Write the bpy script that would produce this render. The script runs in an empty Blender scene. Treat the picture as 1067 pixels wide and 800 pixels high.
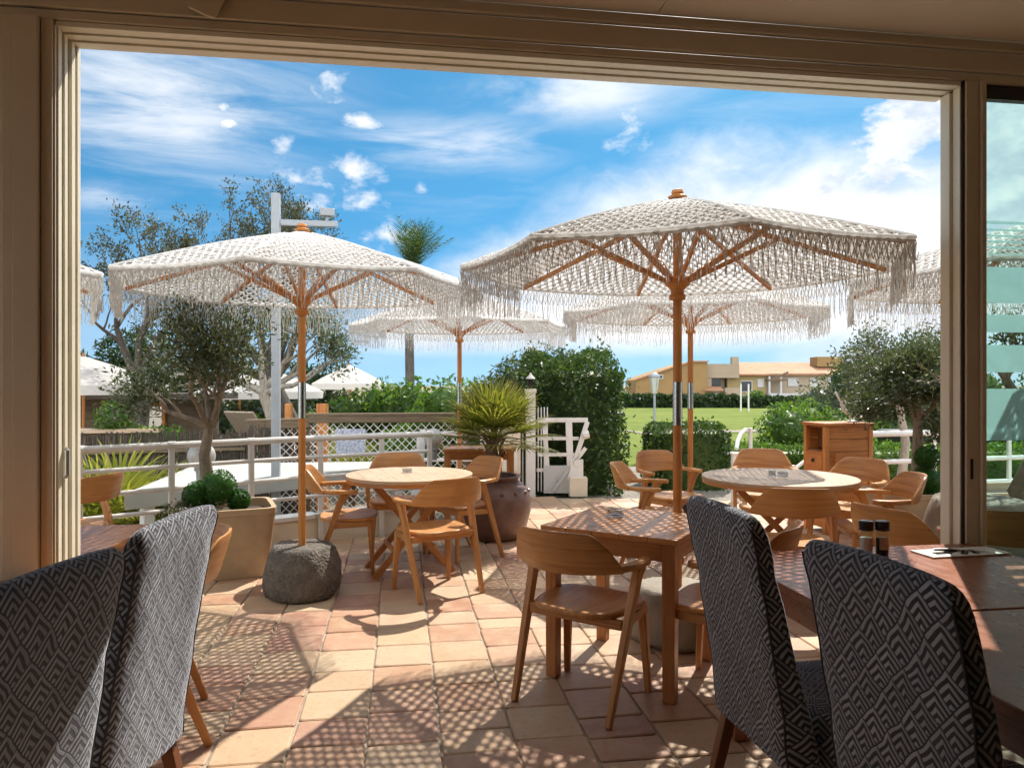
import bpy, bmesh, math, random
import numpy as np
from mathutils import Vector, Matrix

R = math.radians
rng = random.Random(7)
nrg = np.random.default_rng(11)
SC = bpy.context.scene
COL = SC.collection
EYE = 1.45
FPX = 770.0


def at(px, py, y):
    """plan helper: point seen at photo pixel (px, py) when it stands y metres away"""
    return Vector(((px - 533.5) / FPX * y, y, EYE + (400 - py) / FPX * y))


# --------------------------------------------------------------- objects
def thing(name, label, cat, loc=(0, 0, 0), rz=0.0, group=None):
    o = bpy.data.objects.new(name, None)
    COL.objects.link(o)
    o.empty_display_size = 0.1
    o.location = loc
    o.rotation_euler = (0, 0, rz)
    o['label'] = label
    o['category'] = cat
    if group:
        o['group'] = group
    return o


def tag(o, label, cat, group=None):
    o['label'] = label
    o['category'] = cat
    if group:
        o['group'] = group
    return o


def struct(o, kind='structure'):
    o['kind'] = kind
    return o


def copy_tree(o, parent=None):
    c = o.copy()
    COL.objects.link(c)
    if parent is not None:
        c.parent = parent
    for ch in list(o.children):
        copy_tree(ch, c)
    return c


def dup(root, label, loc, rz=0.0):
    c = copy_tree(root)
    c.location = loc
    c.rotation_euler = (0, 0, rz)
    c['label'] = label
    return c


# --------------------------------------------------------------- mesh builder
def frame_from(d, side=None):
    d = Vector(d).normalized()
    if side is None:
        side = Vector((0, 0, 1)) if abs(d.z) < 0.9 else Vector((1, 0, 0))
    side = Vector(side)
    x = side - d * side.dot(d)
    if x.length < 1e-6:
        x = d.orthogonal()
    x.normalize()
    y = d.cross(x)
    return x, y, d


class MB:
    def __init__(s):
        s.v = []
        s.f = []
        s.uv = []

    def add(s, verts, faces, uvs):
        o = len(s.v)
        s.v.extend([tuple(p) for p in verts])
        for f in faces:
            s.f.append(tuple(i + o for i in f))
        s.uv.extend(uvs)
        return s

    def boxuv(s, verts, faces, grain):
        out = []
        off = (rng.random() * 7, rng.random() * 7)
        for f in faces:
            p = [Vector(verts[i]) for i in f]
            n = (p[1] - p[0]).cross(p[2] - p[0])
            a = max(range(3), key=lambda k: abs(n[k]))
            ax = [k for k in range(3) if k != a]
            if grain in ax:
                g = grain
                h = [k for k in ax if k != grain][0]
                out.append([(q[g] + off[0], q[h] + off[1]) for q in p])
            else:
                out.append([(q[ax[0]] * .3 + off[0], q[ax[1]] + off[1]) for q in p])
        return out

    BF = [(0, 3, 2, 1), (4, 5, 6, 7), (0, 1, 5, 4), (1, 2, 6, 5), (2, 3, 7, 6), (3, 0, 4, 7)]

    def box(s, c, size, rz=0.0, grain=None, M=None):
        hx, hy, hz = size[0] / 2, size[1] / 2, size[2] / 2
        vs = [(-hx, -hy, -hz), (hx, -hy, -hz), (hx, hy, -hz), (-hx, hy, -hz),
              (-hx, -hy, hz), (hx, -hy, hz), (hx, hy, hz), (-hx, hy, hz)]
        if grain is None:
            grain = max(range(3), key=lambda k: size[k])
        uv = s.boxuv(vs, s.BF, grain)
        m = M if M is not None else Matrix.Rotation(rz, 3, 'Z')
        C = Vector(c)
        return s.add([m @ Vector(p) + C for p in vs], s.BF, uv)

    def beam(s, p0, p1, w, d, w1=None, d1=None, side=None):
        p0 = Vector(p0)
        p1 = Vector(p1)
        w1 = w if w1 is None else w1
        d1 = d if d1 is None else d1
        x, y, z = frame_from(p1 - p0, side)
        L = (p1 - p0).length
        vs = [(-w / 2, -d / 2, 0), (w / 2, -d / 2, 0), (w / 2, d / 2, 0), (-w / 2, d / 2, 0),
              (-w1 / 2, -d1 / 2, L), (w1 / 2, -d1 / 2, L), (w1 / 2, d1 / 2, L), (-w1 / 2, d1 / 2, L)]
        uv = s.boxuv(vs, s.BF, 2)
        return s.add([p0 + x * p[0] + y * p[1] + z * p[2] for p in vs], s.BF, uv)

    def tube(s, pts, r, n=8, caps=True, flat=1.0):
        pts = [Vector(p) for p in pts]
        rs = r if isinstance(r, (list, tuple)) else [r] * len(pts)
        x, y, z = frame_from(pts[1] - pts[0])
        vs = []
        L = 0
        Ls = []
        for i, p in enumerate(pts):
            if i > 0:
                L += (p - pts[i - 1]).length
            Ls.append(L)
            if 0 < i < len(pts) - 1:
                d = (pts[i + 1] - pts[i - 1])
            elif i == 0:
                d = pts[1] - pts[0]
            else:
                d = pts[-1] - pts[-2]
            if d.length > 1e-9:
                d.normalize()
                x = (x - d * x.dot(d))
                if x.length < 1e-6:
                    x = d.orthogonal()
                x.normalize()
                y = d.cross(x)
            for k in range(n):
                a = 2 * math.pi * k / n
                vs.append(p + x * math.cos(a) * rs[i] + y * math.sin(a) * rs[i] * flat)
        fs = []
        uv = []
        o = rng.random() * 5
        for i in range(len(pts) - 1):
            for k in range(n):
                k2 = (k + 1) % n
                fs.append((i * n + k, i * n + k2, (i + 1) * n + k2, (i + 1) * n + k))
                c = 2 * math.pi * max(rs[i], 1e-4)
                uv.append([(Ls[i] + o, c * k / n), (Ls[i] + o, c * (k + 1) / n),
                           (Ls[i + 1] + o, c * (k + 1) / n), (Ls[i + 1] + o, c * k / n)])
        if caps:
            fs.append(tuple(range(n - 1, -1, -1)))
            uv.append([(o + vs[j].x * .3, vs[j].y) for j in range(n - 1, -1, -1)])
            b = (len(pts) - 1) * n
            fs.append(tuple(range(b, b + n)))
            uv.append([(o + vs[j].x * .3, vs[j].y) for j in range(b, b + n)])
        return s.add(vs, fs, uv)

    def lathe(s, prof, n=24, c=(0, 0, 0), noise=0.0):
        """profile [(r, z)] bottom to top, closed at both ends"""
        C = Vector(c)
        vs = []
        fs = []
        uv = []
        for (r, z) in prof:
            for k in range(n):
                a = 2 * math.pi * k / n
                vs.append(C + Vector((r * math.cos(a), r * math.sin(a), z)))
        m = len(prof)
        L = [0]
        for i in range(1, m):
            L.append(L[-1] + math.hypot(prof[i][0] - prof[i - 1][0], prof[i][1] - prof[i - 1][1]))
        for i in range(m - 1):
            for k in range(n):
                k2 = (k + 1) % n
                fs.append((i * n + k, i * n + k2, (i + 1) * n + k2, (i + 1) * n + k))
                w = 2 * math.pi * max(prof[i][0], prof[i + 1][0])
                uv.append([(w * k / n, L[i]), (w * (k + 1) / n, L[i]), (w * (k + 1) / n, L[i + 1]), (w * k / n, L[i + 1])])
        fs.append(tuple(range(n - 1, -1, -1)))
        uv.append([(vs[j].x, vs[j].y) for j in range(n - 1, -1, -1)])
        b = (m - 1) * n
        fs.append(tuple(range(b, b + n)))
        uv.append([(vs[j].x, vs[j].y) for j in range(b, b + n)])
        return s.add(vs, fs, uv)

    def prism(s, poly, z0, z1, grain=0):
        n = len(poly)
        vs = [(p[0], p[1], z0) for p in poly] + [(p[0], p[1], z1) for p in poly]
        fs = [tuple(range(n - 1, -1, -1)), tuple(range(n, 2 * n))]
        g = grain
        h = 1 - g
        uv = [[(poly[i][g], poly[i][h]) for i in range(n - 1, -1, -1)], [(poly[i][g], poly[i][h]) for i in range(n)]]
        L = 0
        for i in range(n):
            j = (i + 1) % n
            d = math.hypot(poly[j][0] - poly[i][0], poly[j][1] - poly[i][1])
            fs.append((i, j, n + j, n + i))
            uv.append([(L, z0), (L + d, z0), (L + d, z1), (L, z1)])
            L += d
        return s.add(vs, fs, uv)

    def loft(s, rings, caps=True, uvs=None):
        """rings: equally long closed loops of points"""
        n = len(rings[0])
        vs = [p for r in rings for p in r]
        fs = []
        uv = []
        per = [0]
        mid = rings[len(rings) // 2]
        for k in range(n):
            per.append(per[-1] + (Vector(mid[(k + 1) % n]) - Vector(mid[k])).length)
        H = [0]
        for i in range(1, len(rings)):
            H.append(H[-1] + (Vector(rings[i][0]) - Vector(rings[i - 1][0])).length)
        for i in range(len(rings) - 1):
            for k in range(n):
                k2 = (k + 1) % n
                fs.append((i * n + k, i * n + k2, (i + 1) * n + k2, (i + 1) * n + k))
                uv.append([(per[k], H[i]), (per[k + 1], H[i]), (per[k + 1], H[i + 1]), (per[k], H[i + 1])])
        if caps:
            fs.append(tuple(range(n - 1, -1, -1)))
            uv.append([(vs[j][0], vs[j][1]) for j in range(n - 1, -1, -1)])
            b = (len(rings) - 1) * n
            fs.append(tuple(range(b, b + n)))
            uv.append([(vs[j][0], vs[j][1]) for j in range(b, b + n)])
        return s.add(vs, fs, uv)

    def build(s, name, mat, parent=None, bevel=0.0, smooth=35, seg=2, rand=None):
        me = bpy.data.meshes.new(name)
        me.from_pydata(s.v, [], s.f)
        ul = me.uv_layers.new(name='UVMap')
        flat = np.array([c for f in s.uv for c in f], dtype=np.float32).ravel()
        ul.data.foreach_set('uv', flat)
        me.materials.append(mat)
        if smooth:
            me.polygons.foreach_set('use_smooth', np.ones(len(me.polygons), dtype=bool))
            me.set_sharp_from_angle(angle=R(smooth))
        me.update()
        o = bpy.data.objects.new(name, me)
        COL.objects.link(o)
        if parent is not None:
            o.parent = parent
        if bevel:
            b = o.modifiers.new('bevel', 'BEVEL')
            b.width = bevel
            b.segments = seg
            b.limit_method = 'ANGLE'
            b.angle_limit = R(40)
            b.use_clamp_overlap = True
        return o


def np_mesh(name, verts, faces, mat, parent=None, smooth=False):
    """fast path: verts (N,3), faces (M,k)"""
    me = bpy.data.meshes.new(name)
    verts = np.asarray(verts, dtype=np.float32)
    faces = np.asarray(faces, dtype=np.int32)
    k = faces.shape[1]
    me.vertices.add(len(verts))
    me.vertices.foreach_set('co', verts.ravel())
    me.loops.add(faces.size)
    me.loops.foreach_set('vertex_index', faces.ravel())
    me.polygons.add(len(faces))
    me.polygons.foreach_set('loop_start', np.arange(0, faces.size, k, dtype=np.int32))
    me.polygons.foreach_set('loop_total', np.full(len(faces), k, dtype=np.int32))
    if smooth:
        me.polygons.foreach_set('use_smooth', np.ones(len(faces), dtype=bool))
    me.materials.append(mat)
    me.update(calc_edges=True)
    me.validate()
    o = bpy.data.objects.new(name, me)
    COL.objects.link(o)
    if parent is not None:
        o.parent = parent
    return o


def leaf_mesh(name, centers, length, width, mat, parent=None, updir=0.0, dirs=None, var=0.35):
    """folded leaf blades (two triangles each side of the midrib) spread over the given points"""
    c = np.asarray(centers, dtype=np.float64)
    n = len(c)
    d = nrg.normal(size=(n, 3))
    if dirs is not None:
        d = d * 0.55 + np.asarray(dirs)
    d[:, 2] += updir
    d /= np.linalg.norm(d, axis=1)[:, None] + 1e-9
    a = nrg.normal(size=(n, 3))
    w = np.cross(d, a)
    w /= np.linalg.norm(w, axis=1)[:, None] + 1e-9
    u = np.cross(w, d)
    L = length * (1 + var * (nrg.random(n) * 2 - 1))[:, None]
    W = width * (1 + var * (nrg.random(n) * 2 - 1))[:, None]
    p0 = c - d * L * .5
    p2 = c + d * L * .5
    m = c - d * L * .05
    p1 = m + w * W * .5 + u * W * .18
    p3 = m - w * W * .5 + u * W * .18
    v = np.stack([p0, p1, p2, p3], axis=1).reshape(-1, 3)
    i = np.arange(n) * 4
    f = np.concatenate([np.stack([i, i + 1, i + 2], 1), np.stack([i, i + 2, i + 3], 1)], 1).reshape(-1, 3)
    return np_mesh(name, v, f, mat, parent)


# --------------------------------------------------------------- materials
def new_mat(name):
    m = bpy.data.materials.new(name)
    m.use_nodes = True
    nt = m.node_tree
    for n in list(nt.nodes):
        nt.nodes.remove(n)
    out = nt.nodes.new('ShaderNodeOutputMaterial')
    return m, nt, out


class NT:
    def __init__(s, nt):
        s.nt = nt

    def n(s, t, **kw):
        n = s.nt.nodes.new(t)
        for k, v in kw.items():
            setattr(n, k, v)
        return n

    def l(s, a, b):
        s.nt.links.new(a, b)

    def val(s, sock, x):
        if hasattr(x, 'is_output') or isinstance(x, bpy.types.NodeSocket):
            s.l(x, sock)
        else:
            sock.default_value = x

    def math(s, op, a, b=None, c=None, clamp=False):
        n = s.n('ShaderNodeMath', operation=op)
        n.use_clamp = clamp
        s.val(n.inputs[0], a)
        if b is not None:
            s.val(n.inputs[1], b)
        if c is not None:
            s.val(n.inputs[2], c)
        return n.outputs[0]

    def mix(s, f, a, b, mode='MIX'):
        n = s.n('ShaderNodeMix', data_type='RGBA', blend_type=mode)
        s.val(n.inputs[0], f)
        s.val(n.inputs[6], a)
        s.val(n.inputs[7], b)
        return n.outputs[2]

    def noise(s, vec, scale, detail=4, rough=.55, dist=0.0):
        n = s.n('ShaderNodeTexNoise')
        n.inputs['Scale'].default_value = scale
        n.inputs['Detail'].default_value = detail
        n.inputs['Roughness'].default_value = rough
        n.inputs['Distortion'].default_value = dist
        if vec is not None:
            s.l(vec, n.inputs['Vector'])
        return n.outputs['Fac']

    def ramp(s, f, stops):
        n = s.n('ShaderNodeValToRGB')
        el = n.color_ramp.elements
        while len(el) < len(stops):
            el.new(0.5)
        for e, (p, c) in zip(el, stops):
            e.position = p
            e.color = (c[0], c[1], c[2], 1) if len(c) == 3 else c
        s.val(n.inputs[0], f)
        return n.outputs[0]

    def mapping(s, vec, scale=(1, 1, 1), loc=None):
        n = s.n('ShaderNodeMapping')
        s.l(vec, n.inputs['Vector'])
        n.inputs['Scale'].default_value = scale
        if loc is not None:
            s.val(n.inputs['Location'], loc)
        return n.outputs[0]

    def smooth(s, x, lo, hi):
        n = s.n('ShaderNodeMapRange', interpolation_type='SMOOTHSTEP')
        s.val(n.inputs[0], x)
        n.inputs[1].default_value = lo
        n.inputs[2].default_value = hi
        n.inputs[3].default_value = 0
        n.inputs[4].default_value = 1
        return n.outputs[0]

    def bump(s, h, strength=.3, dist=.01):
        n = s.n('ShaderNodeBump')
        n.inputs['Strength'].default_value = strength
        n.inputs['Distance'].default_value = dist
        s.l(h, n.inputs['Height'])
        return n.outputs[0]

    def principled(s, color, rough=.6, normal=None, spec=.5, metal=0.0, **kw):
        n = s.n('ShaderNodeBsdfPrincipled')
        s.val(n.inputs['Base Color'], color)
        s.val(n.inputs['Roughness'], rough)
        n.inputs['Specular IOR Level'].default_value = spec
        n.inputs['Metallic'].default_value = metal
        if normal is not None:
            s.l(normal, n.inputs['Normal'])
        for k, v in kw.items():
            s.val(n.inputs[k], v)
        return n


def c4(c):
    return (c[0], c[1], c[2], 1)


def mat_wood(name, dark, light, rough=.42, grain=1.0, bump=.25, spec=.42):
    m, nt, out = new_mat(name)
    N = NT(nt)
    uv = N.n('ShaderNodeUVMap').outputs[0]
    oi = N.n('ShaderNodeObjectInfo')
    off = N.n('ShaderNodeCombineXYZ')
    N.l(N.math('MULTIPLY', oi.outputs['Random'], 13.0), off.inputs[0])
    N.l(N.math('MULTIPLY', oi.outputs['Random'], 31.0), off.inputs[1])
    v1 = N.mapping(uv, (1.6 * grain, 26 * grain, 1), off.outputs[0])
    v2 = N.mapping(uv, (5 * grain, 160 * grain, 1), off.outputs[0])
    a = N.noise(v1, 1.0, 5, .6, 1.2)
    b = N.noise(v2, 1.0, 3, .6)
    f = N.math('ADD', N.math('MULTIPLY', a, .75), N.math('MULTIPLY', b, .3))
    f = N.math('ADD', f, N.math('MULTIPLY', N.math('SUBTRACT', oi.outputs['Random'], .5), .24))
    mid = tuple((dark[i] * .45 + light[i] * .55) for i in range(3))
    col = N.ramp(f, [(.30, dark), (.50, mid), (.72, light)])
    blot = N.noise(N.mapping(uv, (3, 3, 1), off.outputs[0]), 1.0, 3)
    col = N.mix(N.math('MULTIPLY', N.smooth(blot, .5, .75), .3), col, c4(tuple(x * .62 for x in dark)), 'MIX')
    wear = N.noise(N.mapping(uv, (9, 30, 1), off.outputs[0]), 1.0, 5, .7)
    col = N.mix(N.math('MULTIPLY', N.smooth(wear, .56, .74), .28), col, c4(tuple(min(1, x * 1.12 + .05) for x in light)), 'MIX')
    rg = N.math('ADD', N.math('MULTIPLY', wear, .40), rough - .18)
    p = N.principled(col, rg, N.bump(b, bump, .004), spec)
    N.l(p.outputs[0], out.inputs[0])
    return m


def mat_plain(name, color, rough=.6, noise=.12, nscale=8.0, bump=.0, spec=.4, metal=0.0, bscale=None, dirt=None, dirtamt=0.0):
    m, nt, out = new_mat(name)
    N = NT(nt)
    tc = N.n('ShaderNodeTexCoord').outputs['Object']
    f = N.noise(tc, nscale, 6, .6)
    lo = tuple(max(0, x * (1 - noise)) for x in color)
    hi = tuple(min(1, x * (1 + noise)) for x in color)
    col = N.ramp(f, [(.3, lo), (.7, hi)])
    if dirt:
        g = N.noise(tc, nscale * .35, 6, .7)
        col = N.mix(N.math('MULTIPLY', N.smooth(g, .48, .75), dirtamt), col, c4(dirt))
    nm = None
    if bump:
        nm = N.bump(N.noise(tc, bscale or nscale * 4, 6, .65), bump, .01)
    rg = N.math('ADD', N.math('MULTIPLY', f, .2), rough - .1)
    p = N.principled(col, rg, nm, spec, metal)
    N.l(p.outputs[0], out.inputs[0])
    return m


def mat_leaf(name, stops, rough=.5, trans=.35, spec=.35):
    m, nt, out = new_mat(name)
    N = NT(nt)
    g = N.n('ShaderNodeNewGeometry')
    oi = N.n('ShaderNodeObjectInfo')
    f = g.outputs['Random Per Island']
    big = N.noise(N.n('ShaderNodeTexCoord').outputs['Object'], 2.3, 2)
    f = N.math('ADD', N.math('MULTIPLY', f, .65), N.math('MULTIPLY', N.math('SUBTRACT', big, .3), .8), clamp=True)
    col = N.ramp(f, stops)
    p = N.principled(col, rough, None, spec)
    t = N.n('ShaderNodeBsdfTranslucent')
    tcol = N.mix(1.0, col, (1.25, 1.35, .55, 1), 'MULTIPLY')
    N.l(tcol, t.inputs[0])
    mx = N.n('ShaderNodeMixShader')
    mx.inputs[0].default_value = trans
    N.l(p.outputs[0], mx.inputs[1])
    N.l(t.outputs[0], mx.inputs[2])
    N.l(mx.outputs[0], out.inputs[0])
    return m


def mat_bark(name, dark, light, scale=6):
    m, nt, out = new_mat(name)
    N = NT(nt)
    tc = N.n('ShaderNodeTexCoord').outputs['Object']
    f = N.noise(N.mapping(tc, (scale * 2, scale * 2, scale * .5)), 1.0, 6, .65, .6)
    f2 = N.noise(tc, scale * 6, 4, .6)
    col = N.ramp(N.math('ADD', N.math('MULTIPLY', f, .7), N.math('MULTIPLY', f2, .3)), [(.35, dark), (.65, light)])
    p = N.principled(col, .85, N.bump(f, .9, .02), .2)
    N.l(p.outputs[0], out.inputs[0])
    return m


def mat_fabric():
    """woven upholstery: nested chevrons in a diamond lattice, dark and pale grey"""
    m, nt, out = new_mat('chevron_fabric')
    N = NT(nt)
    uv = N.n('ShaderNodeUVMap').outputs[0]
    nz = N.n('ShaderNodeTexNoise')
    nz.inputs['Scale'].default_value = 9
    N.l(uv, nz.inputs['Vector'])
    wob = N.n('ShaderNodeVectorMath', operation='MULTIPLY_ADD')
    N.l(nz.outputs['Color'], wob.inputs[0])
    wob.inputs[1].default_value = (.032, .032, 0)
    N.l(uv, wob.inputs[2])
    sx = N.n('ShaderNodeSeparateXYZ')
    N.l(wob.outputs[0], sx.inputs[0])
    u = N.math('DIVIDE', sx.outputs[0], .080)
    v = N.math('DIVIDE', sx.outputs[1], .092)
    p = N.math('ADD', v, u)
    q = N.math('SUBTRACT', v, u)
    fp = N.math('FRACT', p)
    fq = N.math('FRACT', q)
    mm = N.math('MAXIMUM', fp, fq)
    st = N.math('FRACT', N.math('MULTIPLY', mm, 4.0))
    stripe = N.smooth(N.math('ABSOLUTE', N.math('SUBTRACT', st, .5)), .18, .28)
    # every diamond tilts a little lighter or darker like the woven cloth
    cid = N.n('ShaderNodeCombineXYZ')
    N.l(N.math('FLOOR', p), cid.inputs[0])
    N.l(N.math('FLOOR', q), cid.inputs[1])
    wn = N.n('ShaderNodeTexWhiteNoise', noise_dimensions='2D')
    N.l(cid.outputs[0], wn.inputs['Vector'])
    side = N.math('GREATER_THAN', fp, fq)
    lightc = N.mix(N.math('ADD', N.math('MULTIPLY', side, .4), N.math('MULTIPLY', wn.outputs['Value'], .45)),
                   (.44, .45, .49, 1), (.19, .195, .22, 1))
    darkc = (.030, .031, .038, 1)
    col = N.mix(stripe, lightc, darkc)
    weave = N.noise(N.mapping(uv, (420, 420, 1)), 1.0, 2)
    col = N.mix(N.math('MULTIPLY', weave, .35), col, (.03, .03, .032, 1))
    h = N.math('ADD', N.math('MULTIPLY', N.math('SUBTRACT', 1.0, stripe), 1.0), N.math('MULTIPLY', weave, .5))
    pr = N.principled(col, .75, N.bump(h, .5, .004), .3)
    pr.inputs['Sheen Weight'].default_value = .6
    pr.inputs['Sheen Roughness'].default_value = .35
    pr.inputs['Sheen Tint'].default_value = (.8, .85, .95, 1)
    N.l(pr.outputs[0], out.inputs[0])
    return m


def mat_tile():
    m, nt, out = new_mat('terracotta_tile')
    N = NT(nt)
    g = N.n('ShaderNodeNewGeometry')
    tc = N.n('ShaderNodeTexCoord').outputs['Object']
    r = g.outputs['Random Per Island']
    base = N.ramp(r, [(0, (.44, .21, .125)), (.15, (.56, .335, .195)), (.33, (.62, .41, .245)), (.48, (.51, .255, .16)), (.6, (.61, .385, .225)),
                      (.74, (.63, .44, .275)), (.88, (.57, .32, .21)), (1, (.40, .18, .12))])
    n1 = N.noise(tc, 6.5, 6, .65)
    n2 = N.noise(tc, 30, 5, .65)
    col = N.mix(N.math('MULTIPLY', N.smooth(n1, .42, .72), .55), base, (.66, .45, .28, 1))
    col = N.mix(N.math('MULTIPLY', N.smooth(n2, .52, .72), .45), col, (.36, .19, .11, 1))
    stain = N.noise(tc, 2.2, 5, .6)
    col = N.mix(N.math('MULTIPLY', N.smooth(stain, .56, .74), .35), col, (.33, .18, .12, 1))
    col = N.mix(1.0, col, (.84, .90, .95, 1), 'MULTIPLY')
    rg = N.math('ADD', N.math('MULTIPLY', n1, .35), .28)
    h = N.math('ADD', N.math('MULTIPLY', n1, .8), N.math('MULTIPLY', n2, .35))
    p = N.principled(col, rg, N.bump(h, .35, .012), .4)
    N.l(p.outputs[0], out.inputs[0])
    return m


def mat_glass(name, tint=(.86, .95, .92), refl=1.0):
    m, nt, out = new_mat(name)
    N = NT(nt)
    t = N.n('ShaderNodeBsdfTransparent')
    t.inputs[0].default_value = c4(tint)
    g = N.n('ShaderNodeBsdfGlossy')
    g.inputs['Roughness'].default_value = .02
    lw = N.n('ShaderNodeNewGeometry')
    dt = N.n('ShaderNodeVectorMath', operation='DOT_PRODUCT')
    N.l(lw.outputs['Incoming'], dt.inputs[0])
    N.l(lw.outputs['Normal'], dt.inputs[1])
    sch = N.math('POWER', N.math('SUBTRACT', 1.0, N.math('ABSOLUTE', dt.outputs['Value'])), 5.0)
    sch = N.math('ADD', N.math('MULTIPLY', sch, .9), .035)
    mx = N.n('ShaderNodeMixShader')
    N.l(N.math('MULTIPLY', sch, refl), mx.inputs[0])
    N.l(t.outputs[0], mx.inputs[1])
    N.l(g.outputs[0], mx.inputs[2])
    N.l(mx.outputs[0], out.inputs[0])
    return m


def mat_frost():
    m, nt, out = new_mat('frosted_film')
    N = NT(nt)
    t = N.n('ShaderNodeBsdfTranslucent')
    t.inputs[0].default_value = (.76, .91, .92, 1)
    d = N.n('ShaderNodeBsdfDiffuse')
    d.inputs[0].default_value = (.64, .80, .82, 1)
    tr = N.n('ShaderNodeBsdfTransparent')
    tr.inputs[0].default_value = (.74, .90, .92, 1)
    m1 = N.n('ShaderNodeMixShader')
    m1.inputs[0].default_value = .4
    N.l(t.outputs[0], m1.inputs[1])
    N.l(d.outputs[0], m1.inputs[2])
    m2 = N.n('ShaderNodeMixShader')
    m2.inputs[0].default_value = .3
    N.l(m1.outputs[0], m2.inputs[1])
    N.l(tr.outputs[0], m2.inputs[2])
    N.l(m2.outputs[0], out.inputs[0])
    return m


def mat_cord(name='cotton_cord', col=(.93, .92, .90)):
    m, nt, out = new_mat(name)
    N = NT(nt)
    tc = N.n('ShaderNodeTexCoord').outputs['Object']
    f = N.noise(tc, 30, 3)
    c = N.ramp(f, [(.3, tuple(x * .86 for x in col)), (.7, col)])
    p = N.principled(c, .85, None, .2)
    t = N.n('ShaderNodeBsdfTranslucent')
    N.l(c, t.inputs[0])
    mx = N.n('ShaderNodeMixShader')
    mx.inputs[0].default_value = .58
    N.l(p.outputs[0], mx.inputs[1])
    N.l(t.outputs[0], mx.inputs[2])
    N.l(mx.outputs[0], out.inputs[0])
    return m


def mat_ground(name, stops, scale, fine, bump=.5, big=.12):
    m, nt, out = new_mat(name)
    N = NT(nt)
    tc = N.n('ShaderNodeTexCoord').outputs['Object']
    a = N.noise(tc, scale, 6, .65)
    b = N.noise(tc, fine, 4, .7)
    c = N.noise(tc, big, 4, .6)
    f = N.math('ADD', N.math('MULTIPLY', a, .4), N.math('ADD', N.math('MULTIPLY', b, .35), N.math('MULTIPLY', c, .28)))
    col = N.ramp(f, stops)
    p = N.principled(col, .9, N.bump(b, bump, .05), .15)
    N.l(p.outputs[0], out.inputs[0])
    return m


def mat_rock():
    m, nt, out = new_mat('grey_stone')
    N = NT(nt)
    tc = N.n('ShaderNodeTexCoord').outputs['Object']
    a = N.noise(tc, 14, 8, .7)
    vo = N.n('ShaderNodeTexVoronoi')
    vo.inputs['Scale'].default_value = 55
    N.l(tc, vo.inputs['Vector'])
    b = N.noise(tc, 70, 5, .7)
    col = N.ramp(N.math('ADD', N.math('MULTIPLY', a, .6), N.math('MULTIPLY', b, .4)),
                 [(.3, (.075, .064, .055)), (.5, (.155, .135, .115)), (.68, (.27, .24, .205))])
    h = N.math('ADD', a, N.math('MULTIPLY', vo.outputs['Distance'], .5))
    p = N.principled(col, .85, N.bump(h, .9, .025), .25)
    N.l(p.outputs[0], out.inputs[0])
    return m


M = {}
M['teak'] = mat_wood('golden_teak', (.29, .105, .030), (.60, .295, .098), .38)
M['teak_table'] = mat_wood('table_teak', (.27, .095, .028), (.54, .24, .078), .30)
M['teak_pale'] = mat_wood('pale_teak', (.38, .25, .15), (.58, .43, .29), .45)
M['red_wood'] = mat_wood('reddish_table_wood', (.19, .055, .024), (.37, .135, .062), .28)
M['pole_wood'] = mat_wood('pole_wood', (.38, .130, .028), (.62, .27, .07), .42)
M['post_wood'] = mat_wood('post_wood', (.36, .115, .026), (.62, .26, .07), .55)
M['dark_leg'] = mat_wood('dark_leg_wood', (.12, .042, .018), (.24, .09, .035), .4)
M['lattice_wood'] = mat_wood('weathered_brown_wood', (.10, .07, .045), (.22, .16, .10), .8)
M['cord'] = mat_cord()
M['canvas'] = mat_cord('white_canvas', (.86, .84, .81))
M['white'] = mat_plain('white_paint', (.70, .685, .655), .45, .06, 5, .06, dirt=(.46, .42, .34), dirtamt=.6)
M['cream'] = mat_plain('cream_wall', (.66, .58, .45), .8, .1, 3, .15)
M['frame'] = mat_plain('beige_frame_paint', (.57, .48, .355), .45, .05, 4, .04)
M['jamb'] = mat_plain('cream_jamb_paint', (.78, .73, .58), .4, .05, 5, .03)
M['ceil'] = mat_plain('ceiling_paint', (.60, .50, .38), .75, .05, 1.2, .05)
M['inner_wall'] = mat_plain('inner_wall_paint', (.52, .43, .33), .8, .08, 2)
M['dark_gasket'] = mat_plain('dark_gasket', (.03, .026, .022), .5, .1)
M['chrome'] = mat_plain('steel_sleeve', (.55, .56, .58), .22, .04, 20, 0, .5, 1.0)
M['black'] = mat_plain('black_plastic', (.012, .012, .013), .4, .1)
M['fabric'] = mat_fabric()
M['tile'] = mat_tile()
M['grout'] = mat_plain('grout', (.36, .30, .235), .9, .25, 14, .3)
M['rock'] = mat_rock()
M['clay'] = mat_plain('brown_glazed_clay', (.155, .085, .065), .38, .3, 9, .15, dirt=(.26, .15, .10), dirtamt=.5)
M['jar_clay'] = mat_plain('striped_jar_clay', (.30, .17, .10), .45, .3, 12, .15)
M['jar_dark'] = mat_plain('dark_jar_rim', (.10, .06, .05), .45, .3, 12, .15)
M['planter'] = mat_plain('tan_planter', (.46, .33, .20), .6, .12, 5, .12, dirt=(.30, .21, .13), dirtamt=.4)
M['soil'] = mat_plain('soil', (.06, .042, .03), .95, .4, 30, .6)
M['olive_leaf'] = mat_leaf('olive_leaf', [(0, (.028, .042, .018)), (.5, (.078, .100, .048)), (1, (.20, .22, .14))], .45, .25)
M['grey_leaf'] = mat_leaf('grey_leaf', [(0, (.03, .036, .024)), (.5, (.07, .078, .05)), (1, (.15, .15, .105))], .6, .25)
M['hedge_leaf'] = mat_leaf('hedge_leaf', [(0, (.016, .036, .008)), (.5, (.04, .085, .018)), (1, (.12, .16, .035))], .5, .3)
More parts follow.
